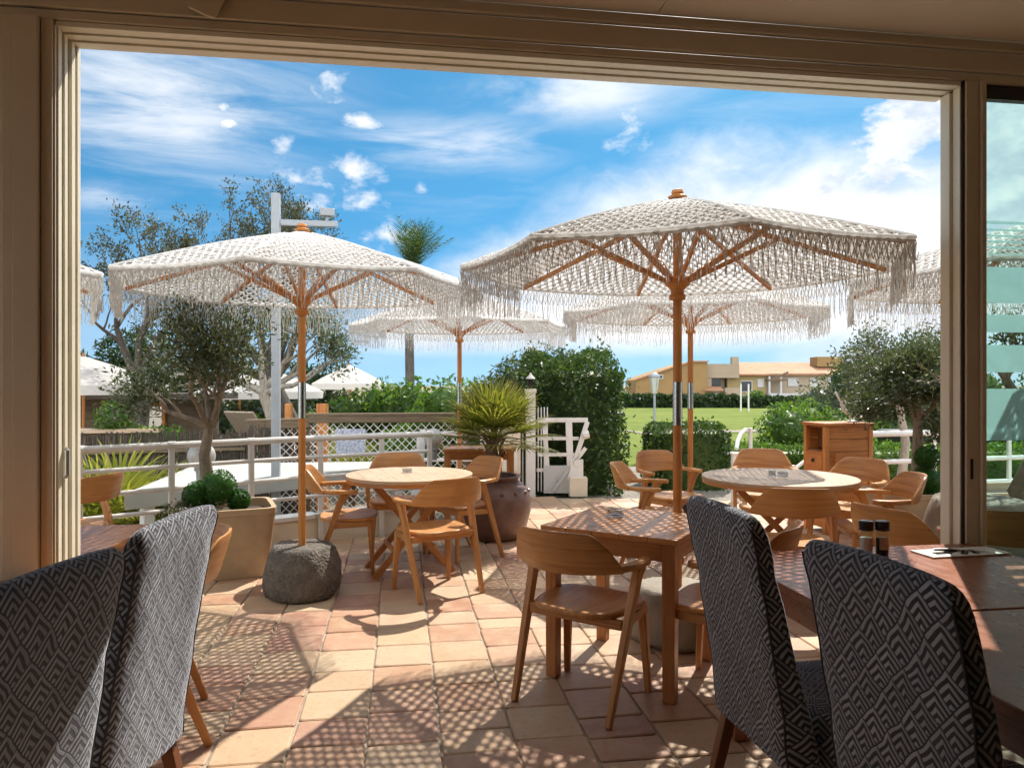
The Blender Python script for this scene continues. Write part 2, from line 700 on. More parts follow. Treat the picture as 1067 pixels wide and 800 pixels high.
M['conifer_leaf'] = mat_leaf('conifer_leaf', [(0, (.018, .036, .012)), (.45, (.045, .078, .022)), (.8, (.14, .14, .045)), (1, (.20, .16, .06))], .6, .3)
M['bush_leaf'] = mat_leaf('bush_leaf', [(0, (.028, .06, .009)), (.5, (.075, .15, .022)), (1, (.18, .26, .05))], .45, .4)
M['dark_leaf'] = mat_leaf('dark_leaf', [(0, (.010, .022, .007)), (.5, (.024, .05, .014)), (1, (.06, .095, .028))], .55, .25)
M['box_leaf'] = mat_leaf('box_leaf', [(0, (.012, .05, .008)), (.5, (.03, .11, .014)), (1, (.07, .18, .03))], .45, .35)
M['palm_leaf'] = mat_leaf('palm_leaf', [(0, (.07, .09, .018)), (.5, (.19, .20, .04)), (1, (.42, .36, .12))], .42, .4)
M['far_palm_leaf'] = mat_leaf('far_palm_leaf', [(0, (.02, .045, .014)), (.5, (.05, .09, .028)), (1, (.11, .15, .05))], .5, .3)
M['bark'] = mat_bark('olive_bark', (.15, .12, .088), (.36, .30, .23))
M['grey_bark'] = mat_bark('grey_bark', (.06, .052, .045), (.17, .15, .13))
M['pale_bark'] = mat_bark('pale_bark', (.22, .19, .15), (.46, .42, .35))
M['palm_bark'] = mat_bark('palm_bark', (.09, .055, .035), (.24, .15, .09), 12)
M['lawn'] = mat_ground('lawn', [(.3, (.060, .095, .010)), (.5, (.115, .155, .018)), (.7, (.21, .215, .05))], 1.1, 22, .5)
M['gravel'] = mat_ground('gravel', [(.3, (.14, .12, .095)), (.5, (.29, .26, .215)), (.7, (.44, .40, .34))], 6, 60, .7)
M['dirt'] = mat_ground('dirt', [(.3, (.10, .08, .055)), (.5, (.21, .17, .12)), (.7, (.33, .28, .20))], 2, 25, .6)
M['ochre'] = mat_plain('ochre_render', (.27, .175, .07), .85, .1, .4, .1)
M['pale_wall'] = mat_plain('pale_render', (.33, .27, .19), .85, .08, .4, .1)
M['yellow_wall'] = mat_plain('yellow_render', (.30, .24, .11), .85, .08, .4, .1)
M['shutter'] = mat_plain('white_shutter', (.46, .46, .45), .6, .05, 3)
M['dark_pane'] = mat_plain('dark_window_pane', (.03, .032, .036), .12, .2, 1)
M['lamp_glass'] = mat_plain('lamp_glass', (.60, .64, .58), .25, .06, 6)
M['metal_grey'] = mat_plain('grey_painted_metal', (.33, .36, .38), .45, .06, 8)
M['globe'] = mat_plain('grey_globe', (.48, .48, .46), .3, .3, 12)
M['clear_glass'] = mat_glass('clear_glass')
M['tint_glass'] = mat_glass('tinted_door_glass', (.80, .93, .90), 1.3)
M['glass_edge'] = mat_plain('green_glass_edge', (.30, .55, .46), .2, .05)
M['frost'] = mat_frost()
M['paper'] = mat_plain('paper', (.72, .70, .64), .7, .05, 20)
M['salt'] = mat_plain('salt', (.70, .68, .64), .8, .1, 60)
M['pepper'] = mat_plain('peppercorns', (.05, .03, .022), .8, .6, 120)
M['label'] = mat_plain('jar_label', (.55, .42, .33), .6, .3, 60)
M['ashtray'] = mat_glass('ashtray_glass', (.78, .80, .82), 2.0)
M['cloth'] = mat_plain('beige_sling', (.36, .29, .21), .8, .1, 10)
M['mirror'] = mat_plain('mirror', (.75, .8, .85), .05, .02, 3, 0, .5, 1.0)
M['flower'] = mat_plain('pink_flower', (.55, .05, .16), .6, .2, 30)
M['pale_rock'] = mat_plain('pale_smooth_stone', (.27, .235, .185), .8, .2, 9, .4, dirt=(.19, .165, .13), dirtamt=.4)
M['piping'] = mat_plain('dark_piping', (.035, .034, .038), .8, .2, 40)
M['slab'] = mat_plain('grey_white_slab', (.40, .405, .37), .6, .12, 2.5, .1, dirt=(.36, .34, .28), dirtamt=.6)
M['sign_print'] = mat_plain('blue_grey_print', (.42, .45, .54), .7, .55, 45, 0, dirt=(.22, .25, .36), dirtamt=.6)
# ================================================================ setting: ground, terrace, room
TH = R(8.5)
UX = Vector((math.cos(TH), math.sin(TH), 0))
VX = Vector((-math.sin(TH), math.cos(TH), 0))
O0 = Vector((-1.685, 2.73, 0))


def F(u, v, z=0.0):
    """point of the restaurant front: u along the facade, v outwards"""
    return O0 + UX * u + VX * v + Vector((0, 0, z))


def sstep(x, a, b):
    t = min(1, max(0, (x - a) / (b - a)))
    return t * t * (3 - 2 * t)


def ground_h(x, y):
    left = sstep(-x, .1, 1.2) * sstep(y, 5.5, 7.0) + sstep(-x, 3.0, 4.2) * (1 - sstep(y, 5.5, 7.0))
    h = -.06 - .80 * min(1, left)
    h -= .5 * sstep(x, 3.0, 5.0) * sstep(y, 8.6, 11) * (1 - sstep(y, 22, 45)) * .6
    h -= 4.2 * sstep(y, 62, 118)
    h -= .50 * sstep(y, 18, 60)
    if y < 4.5:
        h = min(h, -.15)
    return h


def sheet(name, xs, ys, mat, lift=0.0, inside=None):
    mb_v = [(x, y, ground_h(x, y) + lift) for y in ys for x in xs]
    nx = len(xs)
    fs = []
    for j in range(len(ys) - 1):
        for i in range(nx - 1):
            if inside is None or inside(.5 * (xs[i] + xs[i + 1]), .5 * (ys[j] + ys[j + 1])):
                fs.append((j * nx + i, j * nx + i + 1, (j + 1) * nx + i + 1, (j + 1) * nx + i))
    o = np_mesh(name, mb_v, fs, mat, smooth=True)
    return struct(o)


def spaced(a, b, n, p=1.0):
    return [a + (b - a) * (i / n) ** p for i in range(n + 1)]


gx = sorted(set([-1500, -700, -300, -160, -90, -60, -40, -28, -20] + [round(-14 + .5 * i, 2) for i in range(69)] + [24, 30, 40, 55, 70, 90, 130, 200, 400, 900, 1500]))
gy = sorted(set([-60, -30, -12] + [round(-2 + .5 * i, 2) for i in range(60)] + [30, 33, 36, 40, 45, 50, 55, 60, 65, 70, 76, 82, 90, 98, 106, 114, 122, 150, 220, 400, 900, 2500]))
# the base ground stays clear of the terrace slab
sheet('ground', gx, gy, M['dirt'], -.02)
lx = spaced(1.0, 60, 60, 1.35)
ly = spaced(13.4, 68, 60, 1.3)


def in_lawn(x, y):
    if x < 1.4 + .1 * (y - 13):
        pass
    return y > 14.0 + .5 * math.sin(x * 1.3) - .12 * (x - 2) or x > 9


lawn = sheet('lawn', lx, ly, M['lawn'], .02)
gravel = sheet('gravel_path', spaced(.1, 3.2, 16), spaced(8.6, 13.42, 20), M['gravel'], .012)
# thin footpath that crosses the lawn
pv = []
for i in range(41):
    t = i / 40
    x = 2 + 34 * t
    y = 26 + 5.5 * t + 1.2 * math.sin(t * 5)
    for d in (-.55, .55):
        pv.append((x, y + d, ground_h(x, y + d) + .045))
struct(np_mesh('footpath', pv, [(2 * i, 2 * i + 2, 2 * i + 3, 2 * i + 1) for i in range(40)], M['gravel']))

TER = [(-6.5, -8.5), (8.5, -8.5), (8.5, 9.0), (2.6, 9.25), (.25, 9.5), (-.55, 9.4), (-.5, 7.75), (-.85, 7.42), (-2.3, 6.47), (-3.4, 5.57), (-6.5, 3.4)]


def in_poly(x, y, poly):
    c = False
    n = len(poly)
    for i in range(n):
        x1, y1 = poly[i]
        x2, y2 = poly[(i + 1) % n]
        if (y1 > y) != (y2 > y) and x < (x2 - x1) * (y - y1) / (y2 - y1) + x1:
            c = not c
    return c


mb = MB()
mb.prism(TER, -1.1, -.011)
struct(mb.build('terrace_base', M['grout']))
# terracotta tiles, columns running out from the room, joints staggered
mb = MB()
TS = .300
rows_v = -11.5
tv = []
tf = []
for i in range(-24, 36):
    v = rows_v + rng.random() * .3
    while v < 8.5:
        lv = TS * rng.choice([1, 1, 1, 1, 1, .62, .8])
        cu, cv = (i + .5) * TS - .08, v + lv / 2
        p = F(cu, cv)
        if p.y > -3.2 and -6.2 < p.x < 7.5 and in_poly(p.x, p.y, TER):
            g = .0045
            b = .006
            hu, hv = TS / 2 - g, lv / 2 - g
            z = -.001 + rng.uniform(-.0016, .0016)
            tl = [rng.uniform(-.0012, .0012) for _ in range(4)]
            cr = []
            for (su, sv) in ((-1, -1), (1, -1), (1, 1), (-1, 1)):
                cr.append((su, sv, rng.uniform(-.004, .004), rng.uniform(-.004, .004)))
            o = len(tv)
            # bottom ring, top ring (inset, bevelled) with rounded corners made of 3 points
            for lev, (ins, zz) in enumerate(((0, -.012), (.0, z - .004), (b, z))):
                for k, (su, sv, ju, jv) in enumerate(cr):
                    rr = .016
                    a0 = {(-1, -1): 180, (1, -1): 270, (1, 1): 0, (-1, 1): 90}[(su, sv)]
                    for da in (0, 45, 90):
                        a = R(a0 + da)
                        uu = cu + su * (hu - rr) + ju + math.cos(a) * (rr - ins)
                        vv = cv + sv * (hv - rr) + jv + math.sin(a) * (rr - ins)
                        q = F(uu, vv, zz + (tl[k] if lev else 0))
                        tv.append(tuple(q))
            for lev in range(2):
                for k in range(12):
                    k2 = (k + 1) % 12
                    tf.append((o + lev * 12 + k, o + lev * 12 + k2, o + (lev + 1) * 12 + k2, o + (lev + 1) * 12 + k))
            tf.append(tuple(o + 24 + k for k in range(12)))
        v += lv
me = bpy.data.meshes.new('terrace_floor')
me.from_pydata(tv, [], tf)
me.materials.append(M['tile'])
o = bpy.data.objects.new('terrace_floor', me)
COL.objects.link(o)
struct(o)


# --- the room round the camera
def fbox(mb, u0, u1, v0, v1, z0, z1, grain=None):
    c = F((u0 + u1) / 2, (v0 + v1) / 2, (z0 + z1) / 2)
    mb.box(c, (abs(u1 - u0), abs(v1 - v0), abs(z1 - z0)), TH, grain)


mb = MB()
HC = 2.965
seams = [-3.5, -.95, 2.3, 5.0, 7.2]
for a, b in zip(seams[:-1], seams[1:]):
    for (va, vb) in ((-7.5, -5.0), (-4.997, -2.5), (-2.497, -.045)):
        fbox(mb, a + .002, b - .002, va, vb, HC, HC + .03)
struct(mb.build('ceiling', M['ceil']))
mb = MB()
fbox(mb, -3.6, 7.4, -7.8, .30, HC + .05, HC + .2)
struct(mb.build('roof', M['cream']))
mb = MB()
fbox(mb, -3.6, 7.4, -7.8, -7.6, -.2, HC + .04)
struct(mb.build('back_wall', M['inner_wall']))
mb = MB()
fbox(mb, 7.25, 7.4, -7.58, -.05, -.2, HC + .04)
struct(mb.build('side_wall', M['inner_wall']))
mb = MB()
fbox(mb, -3.6, -3.45, -7.58, -3.0, -.2, HC + .04)
struct(mb.build('side_wall', M['inner_wall']))

# --- door frame of the opening
UR = 3.716
ZB = 2.77
fr = thing('door_frame', 'wide beige painted door frame around the open terrace front', 'door frame', F(0, 0, 0))


def inv(o, root):
    o.matrix_parent_inverse = Matrix.Translation(-root.location) if root.rotation_euler.z == 0 else (Matrix.Translation(root.location) @ Matrix.Rotation(root.rotation_euler.z, 4, 'Z')).inverted()
    return o


# header boards, each standing a little prouder towards the room
mb = MB()
fbox(mb, -3.4, 7.2, -.040, .16, ZB + .150, HC - .002, 0)
fbox(mb, -3.4, 7.2, -.025, .158, ZB + .060, ZB + .146, 0)
fbox(mb, -3.4, 7.2, -.012, .156, ZB + .022, ZB + .056, 0)
inv(mb.build('header', M['frame'], fr, .004), fr)
mb = MB()
fbox(mb, 0, UR, -.004, .045, ZB, ZB + .020, 0)
fbox(mb, 0, UR, .048, .095, ZB - .006, ZB + .020, 0)
fbox(mb, 0, UR, .098, .155, ZB - .013, ZB + .020, 0)
inv(mb.build('head_jamb', M['jamb'], fr, .002), fr)
# left post
mb = MB()
fbox(mb, -.170, -.135, -.030, .15, 0, ZB + .02, 2)
fbox(mb, -.132, -.045, -.040, .15, 0, ZB + .02, 2)
fbox(mb, -.042, -.004, -.022, .15, 0, ZB + .02, 2)
lp = inv(mb.build('post', M['frame'], fr, .003), fr)
mb = MB()
fbox(mb, -.003, .002, -.010, .165, 0, ZB, 2)
fbox(mb, .003, .008, .002, .030, 0, ZB - .002, 2)
fbox(mb, .003, .010, .050, .075, 0, ZB - .002, 2)
fbox(mb, .003, .016, .095, .125, 0, ZB - .008, 2)
fbox(mb, .003, .020, .135, .163, 0, ZB - .014, 2)
inv(mb.build('side_jamb', M['jamb'], fr, .0015), fr)
mb = MB()
mb.tube([F(.014, .045, 1.10), F(.024, .04, 1.11), F(.024, .04, 1.20), F(.014, .045, 1.21)], .007, 6)
inv(mb.build('latch', M['metal_grey'], fr), fr)
# right post
mb = MB()
fbox(mb, UR + .012, UR + .075, -.022, .10, 0, ZB + .02, 2)
fbox(mb, UR + .077, UR + .100, -.036, .10, 0, ZB + .02, 2)
inv(mb.build('post', M['frame'], fr, .003), fr)
mb = MB()
fbox(mb, UR + .003, UR + .010, -.012, .09, 0, ZB + .02, 2)
inv(mb.build('gasket', M['dark_gasket'], fr), fr)
mb = MB()
fbox(mb, UR - .006, UR + .002, -.004, .040, 0, ZB - .002, 2)
fbox(mb, UR - .020, UR + .002, .043, .100, 0, ZB - .014, 2)
inv(mb.build('side_jamb', M['jamb'], fr, .002), fr)
mb = MB()
fbox(mb, UR + .030, UR + .044, -.0235, -.019, 1.03, 1.12, 2)
inv(mb.build('lock_slot', M['black'], fr), fr)

# bolted plate on the header and the folded white blind end in the corner
pl = thing('bolted_plate', 'beige five sided plate with a dark bolt screwed to the header beam', 'bracket', F(.54, -.052, 2.90))
pl.rotation_euler = (0, 0, TH)
mb = MB()
pp = [(-.060, .075), (-.060, -.052), (.010, -.082), (.034, -.086), (.066, -.012), (.066, .075)]
mb.loft([[(x, 0.006, z) for x, z in pp], [(x, -.012, z) for x, z in pp]])
mb.build('plate', M['frame'], pl, .002)
mb = MB()
mb.tube([(0, -.010, -.012), (0, -.024, -.012)], .011, 8)
mb.build('bolt', M['black'], pl)
mb = MB()
mb.tube([F(-.16, -.075, 2.955), F(-.10, -.08, 2.945), F(-.05, -.078, 2.957)], [.016, .02, .015], 8)
mb.tube([F(-.20, -.07, 2.95), F(-.13, -.072, 2.93)], [.012, .016], 8)
tag(mb.build('rolled_blind', M['canvas']), 'crumpled white blind end tucked under the ceiling above the left post', 'blind')

# left fixed glazing and right sliding door
wl = thing('window_panel', 'fixed glass panel at the left edge beside the door post', 'window', F(-.172, 0, 0))
mb = MB()
fbox(mb, -3.1, -.215, .045, .053, .06, ZB - .05)
inv(mb.build('pane', M['clear_glass'], wl), wl)
mb = MB()
fbox(mb, -.218, -.172, .02, .08, 0, ZB + .02, 2)
fbox(mb, -3.2, -.22, .02, .08, ZB - .05, ZB + .02, 0)
fbox(mb, -3.2, -.22, .02, .08, 0, .06, 0)
fbox(mb, -3.25, -3.2, .02, .08, 0, ZB + .02, 2)
inv(mb.build('sash', M['frame'], wl, .002), wl)

sd = thing('sliding_door', 'sliding glass door with pale green frosted bands at the right', 'door', F(UR + .10, 0, 0))
mb = MB()
fbox(mb, UR + .120, UR + 2.4, .028, .038, .05, ZB - .04)
inv(mb.build('pane', M['tint_glass'], sd), sd)
mb = MB()
fbox(mb, UR + .102, UR + .119, .012, .05, 0, ZB + .02, 2)
fbox(mb, UR + .119, UR + 2.5, .012, .05, ZB - .042, ZB + .02, 0)
fbox(mb, UR + .119, UR + 2.5, .012, .05, 0, .05, 0)
inv(mb.build('sash', M['dark_gasket'], sd), sd)
mb = MB()
fbox(mb, UR + .1195, UR + .136, .025, .0275, .05, ZB - .042, 2)
inv(mb.build('glass_edge', M['glass_edge'], sd), sd)
mb = MB()
z = 3.40
for (ya, yb) in ((280, 317), (329, 347), (360, 388), (405, 458)):
    fbox(mb, UR + .126, UR + 2.36, .0385, .0400, 1.45 + (400 - yb) / FPX * z, 1.45 + (400 - ya) / FPX * z, 0)
for (ya, yb) in ((233, 236), (241, 243), (247, 249), (253, 255), (259, 261), (266, 267.5)):
    fbox(mb, UR + .126, UR + 2.36, .0385, .0400, 1.45 + (400 - yb) / FPX * z, 1.45 + (400 - ya) / FPX * z, 0)
inv(mb.build('frosted_band', M['frost'], sd), sd)


# ================================================================ furniture
def teak_chair(label, group):
    t = thing('wooden_armchair', label, 'armchair', group=group)
    T = M['teak']
    # dished seat
    n = 40

    def ring(s, z):
        out = []
        for k in range(n):
            a = 2 * math.pi * k / n
            ex = 2 / 3.4
            x = .235 * math.copysign(abs(math.cos(a)) ** ex, math.cos(a))
            y = .215 * math.copysign(abs(math.sin(a)) ** ex, math.sin(a))
            x *= 1 + .10 * (y / .215)
            out.append((x * s, .035 + y * s, z))
        return out

    mb = MB()
    rings = [ring(.2, .418), ring(.9, .418), ring(.975, .422), ring(1, .432), ring(1, .440), ring(.975, .448), ring(.93, .449),
             ring(.8, .444), ring(.62, .438), ring(.4, .434), ring(.2, .432)]
    mb.loft(rings)
    mb.uv = []
    for f in mb.f:
        mb.uv.append([(mb.v[i][1] + .3, mb.v[i][0]) for i in f])
    mb.build('seat', T, t, 0, 50)
    for s in (-1, 1):
        mb = MB()
        mb.beam((s * .200, .195, .421), (s * .222, .222, 0), .046, .036, .030, .026, (1, 0, 0))
        mb.build('front_leg', T, t, .007)
        mb = MB()
        mb.beam((s * .272, .008, .640), (s * .240, -.222, 0), .038, .050, .028, .030, (1, 0, 0))
        mb.beam((s * .272, .045, .640), (s * .2655, -.030, .520), .034, .030, .022, .010, (1, 0, 0))
        mb.build('rear_leg', T, t, .007)
        # arm paddle
        mb = MB()
        pts = [(s * .205, -.185), (s * .245, -.13), (s * .268, -.06), (s * .278, .01), (s * .272, .075), (s * .258, .105)]
        wid = [.026, .036, .044, .052, .052, .030]
        rr = []
        for i, (p, w) in enumerate(zip(pts, wid)):
            a = pts[max(0, i - 1)]
            b = pts[min(len(pts) - 1, i + 1)]
            d = Vector((b[0] - a[0], b[1] - a[1], 0)).normalized()
            nn = Vector((-d.y, d.x, 0))
            th = .015
            zz = .652
            P = Vector((p[0], p[1], zz))
            rr.append([P + nn * w / 2 + Vector((0, 0, -th * .6)), P + nn * w / 2 + Vector((0, 0, th * .6)), P + nn * w * .35 + Vector((0, 0, th)),
                       P - nn * w * .35 + Vector((0, 0, th)), P - nn * w / 2 + Vector((0, 0, th * .6)), P - nn * w / 2 + Vector((0, 0, -th * .6)),
                       P - nn * w * .35 + Vector((0, 0, -th)), P + nn * w * .35 + Vector((0, 0, -th))][::(1 if s > 0 else -1)])
        if s > 0:
            rr = rr[::-1]
        mb.loft(rr)
        # uv along the arm
        mb.uv = [[(mb.v[i][1], mb.v[i][0] + mb.v[i][2]) for i in f] for f in mb.f]
        mb.build('armrest', T, t, 0, 45)
        mb = MB()
        mb.beam((s * .2505, -.085, .400), (s * .211, .205, .402), .024, .040, None, None, (1, 0, 0))
        mb.build('side_rail', T, t, .004)
    mb = MB()
    mb.beam((-.238, -.088, .398), (.238, -.088, .398), .045, .024, None, None, (0, 0, 1))
    mb.beam((-.19, .200, .398), (.19, .200, .398), .040, .022, None, None, (0, 0, 1))
    mb.build('cross_rail', T, t, .004)
    # bent backrest board
    mb = MB()
    cols = 33
    rows = 9
    fr_, bk_ = [], []
    for i in range(cols):
        tt = -1 + 2 * i / (cols - 1)
        a = abs(tt)
        x = .268 * tt
        yb = -.262 + .125 * a ** 2.2
        zt = .822 - .015 * a * a
        if a > .62:
            q = (a - .62) / .38
            zt = .816 - .150 * (q ** 1.7)
        zb = .628 + .010 * a
        zt = max(zt, zb + .024)
        for j in range(rows):
            h = j / (rows - 1)
            z = zb + (zt - zb) * h
            y = yb - .30 * (z - .64)
            th = .011 if 0 < j < rows - 1 else .006
            d = Vector((2.2 * .125 / .268 * a ** 1.2 * (1 if tt > 0 else -1) * -1, 1, 0)).normalized()
            fr_.append(Vector((x, y, z)) + d * th)
            bk_.append(Vector((x, y, z)) - d * th)
    vs = fr_ + bk_
    off = len(fr_)
    fs = []
    for i in range(cols - 1):
        for j in range(rows - 1):
            a = i * rows + j
            b = (i + 1) * rows + j
            fs.append((a, a + 1, b + 1, b))
            fs.append((off + a, off + b, off + b + 1, off + a + 1))
        a = i * rows
        b = (i + 1) * rows
        fs.append((a, b, off + b, off + a))
        a += rows - 1
        b += rows - 1
        fs.append((a, off + a, off + b, b))
    for j in range(rows - 1):
        fs.append((j, off + j, off + j + 1, j + 1))
        a = (cols - 1) * rows + j
        fs.append((a, a + 1, off + a + 1, off + a))
    mb.add(vs, fs, [[(vs[q].x, vs[q].z) for q in f] for f in fs])
    mb.build('backrest', T, t, 0, 50)
    return t


def face(dx, dy):
    """rotation that turns a thing facing +Y towards (dx, dy)"""
    return math.atan2(-dx, dy)


GCH = 'teak armchairs on the terrace'
ch0 = teak_chair('teak armchair in the middle foreground with its back to us, tucked to the square table', GCH)
ch0.location = (.335, 3.43, 0)
ch0.rotation_euler.z = face(.57, .82)
for lab, x, y, dx, dy in [
    ('teak armchair tucked under the right side of the square table, behind its leg', 1.02, 3.46, -.85, .53),
    ('teak armchair left of the round table, directly behind the umbrella pole, seen from its side', -1.30, 5.72, .98, .18),
    ('teak armchair behind the left round table, facing the room', -1.00, 6.50, .15, -1),
    ('teak armchair in front of the left round table with its back to us', -.53, 5.18, -.55, .80),
    ('teak armchair at the left round table next to the big brown clay pot', -.40, 6.27, -.80, -.60),
    ('teak armchair turned sideways left of the parasol pole, nearer of the lawn path pair', 1.10, 5.85, .93, -.30),
    ('teak armchair facing us by the lawn path, farther of the pair behind the pole', 1.45, 6.75, .42, -.9),
    ('teak armchair in front of the right round table with its back to us', 1.78, 4.75, .12, 1),
    ('teak armchair behind the right round table, only its backrest showing above the top', 2.36, 6.90, -.2, -1),
    ('teak armchair in front of the wooden cabinet, facing the right round table', 2.78, 6.12, -.85, -.6),
    ('teak armchair in profile to the right of the round table, below the small topiary', 2.58, 5.25, -1, .12),
    ('teak armchair closest to the right door post, just past the inside table', 2.15, 3.93, .90, .38),
    ('teak armchair behind the sliding glass door at the right edge', 2.62, 3.95, .2, 1),
    ('teak armchair by the railing at far left, next to the cream door jamb', -3.12, 5.25, -.95, .25),
    ('teak armchair half hidden behind the patterned chair, only its splayed rear legs showing', -1.52, 3.10, -.91, -.41),
]:
    dup(ch0, lab, (x, y, 0), face(dx, dy))


def square_table(name, label, cat, x, y, rz, w, l, h, top, legw, wood, group=None, apron=.085):
    t = thing(name, label, cat, (x, y, 0), rz, group)
    mb = MB()
    nb = 1 if w > .85 else max(1, round(w / .145))
    for i in range(nb):
        bw = w / nb
        mb.box((-w / 2 + bw * (i + .5), 0, h - top / 2), (bw - .0012, l, top), 0, 1)
    mb.build('tabletop', wood, t, .003)
    ins = .018
    for s in (-1, 1):
        for q in (-1, 1):
            mb = MB()
            mb.beam((s * (w / 2 - ins - legw / 2), q * (l / 2 - ins - legw / 2), h - top - .001), (s * (w / 2 - ins - legw / 2), q * (l / 2 - ins - legw / 2), 0), legw, legw, legw * .92, legw * .92, (1, 0, 0))
            mb.build('leg', wood, t, .004)
    mb = MB()
    for s in (-1, 1):
        mb.box((s * (w / 2 - ins - .018), 0, h - top - apron / 2 - .001), (.022, l - 2 * ins - 2 * legw - .002, apron))
        mb.box((0, s * (l / 2 - ins - .018), h - top - apron / 2 - .001), (w - 2 * ins - 2 * legw - .002, .022, apron))
    mb.build('apron', wood, t, .003)
    return t


square_table('square_table', 'square teak table in the centre foreground holding a glass ashtray', 'table', .62, 3.79, R(-31), .70, .70, .75, .026, .062, M['teak_table'])
square_table('square_table', 'square teak table outside the left door jamb, mostly hidden by the patterned chair', 'table', -2.13, 3.28, TH, .78, .74, .75, .026, .062, M['teak_table'])
GIN = 'dining tables inside the room'
p = F(3.16, -.46)
square_table('dining_table', 'reddish dining table against the sliding door holding the pepper mills', 'table', p.x, p.y, TH, 1.16, .86, .75, .032, .075, M['red_wood'], GIN)
p = F(3.16, -1.335)
square_table('dining_table', 'reddish dining table nearest us at the right edge, pushed against a second one', 'table', p.x, p.y, TH, 1.16, .86, .75, .032, .075, M['red_wood'], GIN)
p = F(-.40, -.50)
square_table('dining_table', 'wooden dining table at the foot of the left door post, behind the patterned chairs', 'table', p.x, p.y, TH, 1.0, .86, .75, .032, .075, M['teak_table'], GIN)


def round_table(label, x, y, r, rz, h=.75):
    t = thing('round_table', label, 'table', (x, y, 0), rz, 'round tables on the terrace')
    mb = MB()
    # plank top: parallel boards cut to a disc
    nb = 9
    bw = 2 * r / nb
    for i in range(nb):
        a, b = -r + i * bw + .0006, -r + (i + 1) * bw - .0006
        pts = []
        for k in range(13):
            xx = a + (b - a) * k / 12
            pts.append((xx, -math.sqrt(max(0, r * r - xx * xx))))
        for k in range(12, -1, -1):
            xx = a + (b - a) * k / 12
            pts.append((xx, math.sqrt(max(0, r * r - xx * xx))))
        cl = []
        for q in pts:
            if not cl or (Vector(q) - Vector(cl[-1])).length > 1e-4:
                cl.append(q)
        if (Vector(cl[0]) - Vector(cl[-1])).length < 1e-4:
            cl.pop()
        mb.prism(cl, h - .024, h, 1)
    mb.build('tabletop', M['teak_pale'], t, .0012)
    mb = MB()
    n = 48
    ring = [[((r - .004) * math.cos(2 * math.pi * k / n), (r - .004) * math.sin(2 * math.pi * k / n), z) for k in range(n)] for z in (h - .052, h - .0245)]
    ringi = [[((r - .035) * math.cos(2 * math.pi * k / n), (r - .035) * math.sin(2 * math.pi * k / n), z) for k in range(n)] for z in (h - .0245, h - .052)]
    mb.loft(ring + ringi + [ring[0]], False)
    mb.build('rim', M['teak_table'], t)
    s = r * .60
    for q in (-1, 1):
        for d in (-1, 1):
            mb = MB()
            mb.beam((-d * s, q * s * .55 + d * .014, h - .055), (d * s * 1.05, q * s * .62 + d * .014, 0), .046, .024, None, None, (1, 0, 0))
            mb.build('leg', M['teak_table'], t, .003)
    mb = MB()
    for d in (-1, 1):
        mb.beam((d * s * .55, -s * .62, .20), (d * s * .55, s * .62, .20), .04, .022, None, None, (0, 0, 1))
        mb.beam((d * s * .9, -s * .72, h - .066), (d * s * .9, s * .72, h - .066), .022, .035, None, None, (0, 0, 1))
    mb.build('stretcher', M['teak_table'], t, .003)
    return t


round_table('pale round slatted teak table left of centre with crossed legs', -.80, 5.78, .49, R(20))
round_table('larger pale round teak table on the right in front of the cabinet', 2.02, 5.60, .565, R(-10))


# --- small things on tables
def ashtray(label, x, y, z, r=.045, h=.04):
    mb = MB()
    mb.lathe([(r * .85, 0), (r, .004), (r, h), (r * .86, h), (r * .8, .012), (.001, .010)], 20)
    o = mb.build('ashtray', M['ashtray'])
    o.location = (x, y, z)
    return tag(o, label, 'ashtray', 'glass ashtrays')


ashtray('round clear glass ashtray on the square foreground table', .545, 3.90, .7505)
ashtray('small glass ashtray on the left round table', -.83, 5.85, .7505, .04, .03)
ashtray('glass ashtray with dark rim on the right round table', 2.06, 5.62, .7505, .04, .035)
mb = MB()
mb.lathe([(.026, 0), (.028, .004), (.028, .045), (.024, .045), (.022, .008), (.001, .006)], 16)
o = mb.build('glass_cup', M['ashtray'])
o.location = (1.97, 5.60, .7505)
tag(o, 'tiny glass cup beside the ashtray on the right round table', 'cup')


def shaker(label, x, y, fill):
    t = thing('spice_mill', label, 'spice mill', (x, y, .7505), 0, 'spice mills on the inside table')
    mb = MB()
    mb.lathe([(.023, 0), (.0255, .004), (.0255, .094), (.021, .100), (.021, .1005)], 20)
    mb.build('jar', M['clear_glass'], t)
    mb = MB()
    mb.lathe([(.0228, .003), (.0235, .006), (.0235, .070), (.001, .072)], 18)
    mb.build('spice', M[fill], t)
    mb = MB()
    n = 14
    r = .0262
    vs = []
    for z in (.026, .074):
        for k in range(n):
            a = -2.4 + 1.7 * k / (n - 1)
            vs.append((r * math.cos(a), r * math.sin(a), z))
    mb.add(vs, [(k, k + 1, n + k + 1, n + k) for k in range(n - 1)], [[(0, 0)] * 4] * (n - 1))
    mb.build('label', M['label'] if fill == 'salt' else M['jar_label2'], t)
    mb = MB()
    prof = [(.024, .1006), (.028, .102), (.0285, .112), (.026, .114), (.0285, .117), (.0285, .136), (.026, .140), (.001, .1405)]
    mb.lathe(prof, 22)
    mb.build('lid', M['black'], t, 0, 30)
    return t


M['jar_label2'] = mat_plain('brown_jar_label', (.42, .24, .15), .6, .3, 60)
shaker('black capped glass salt mill, the left and paler of the two mills', 1.452, 3.03, 'salt')
shaker('black capped glass pepper mill, the right and darker of the two mills', 1.515, 3.025, 'pepper')

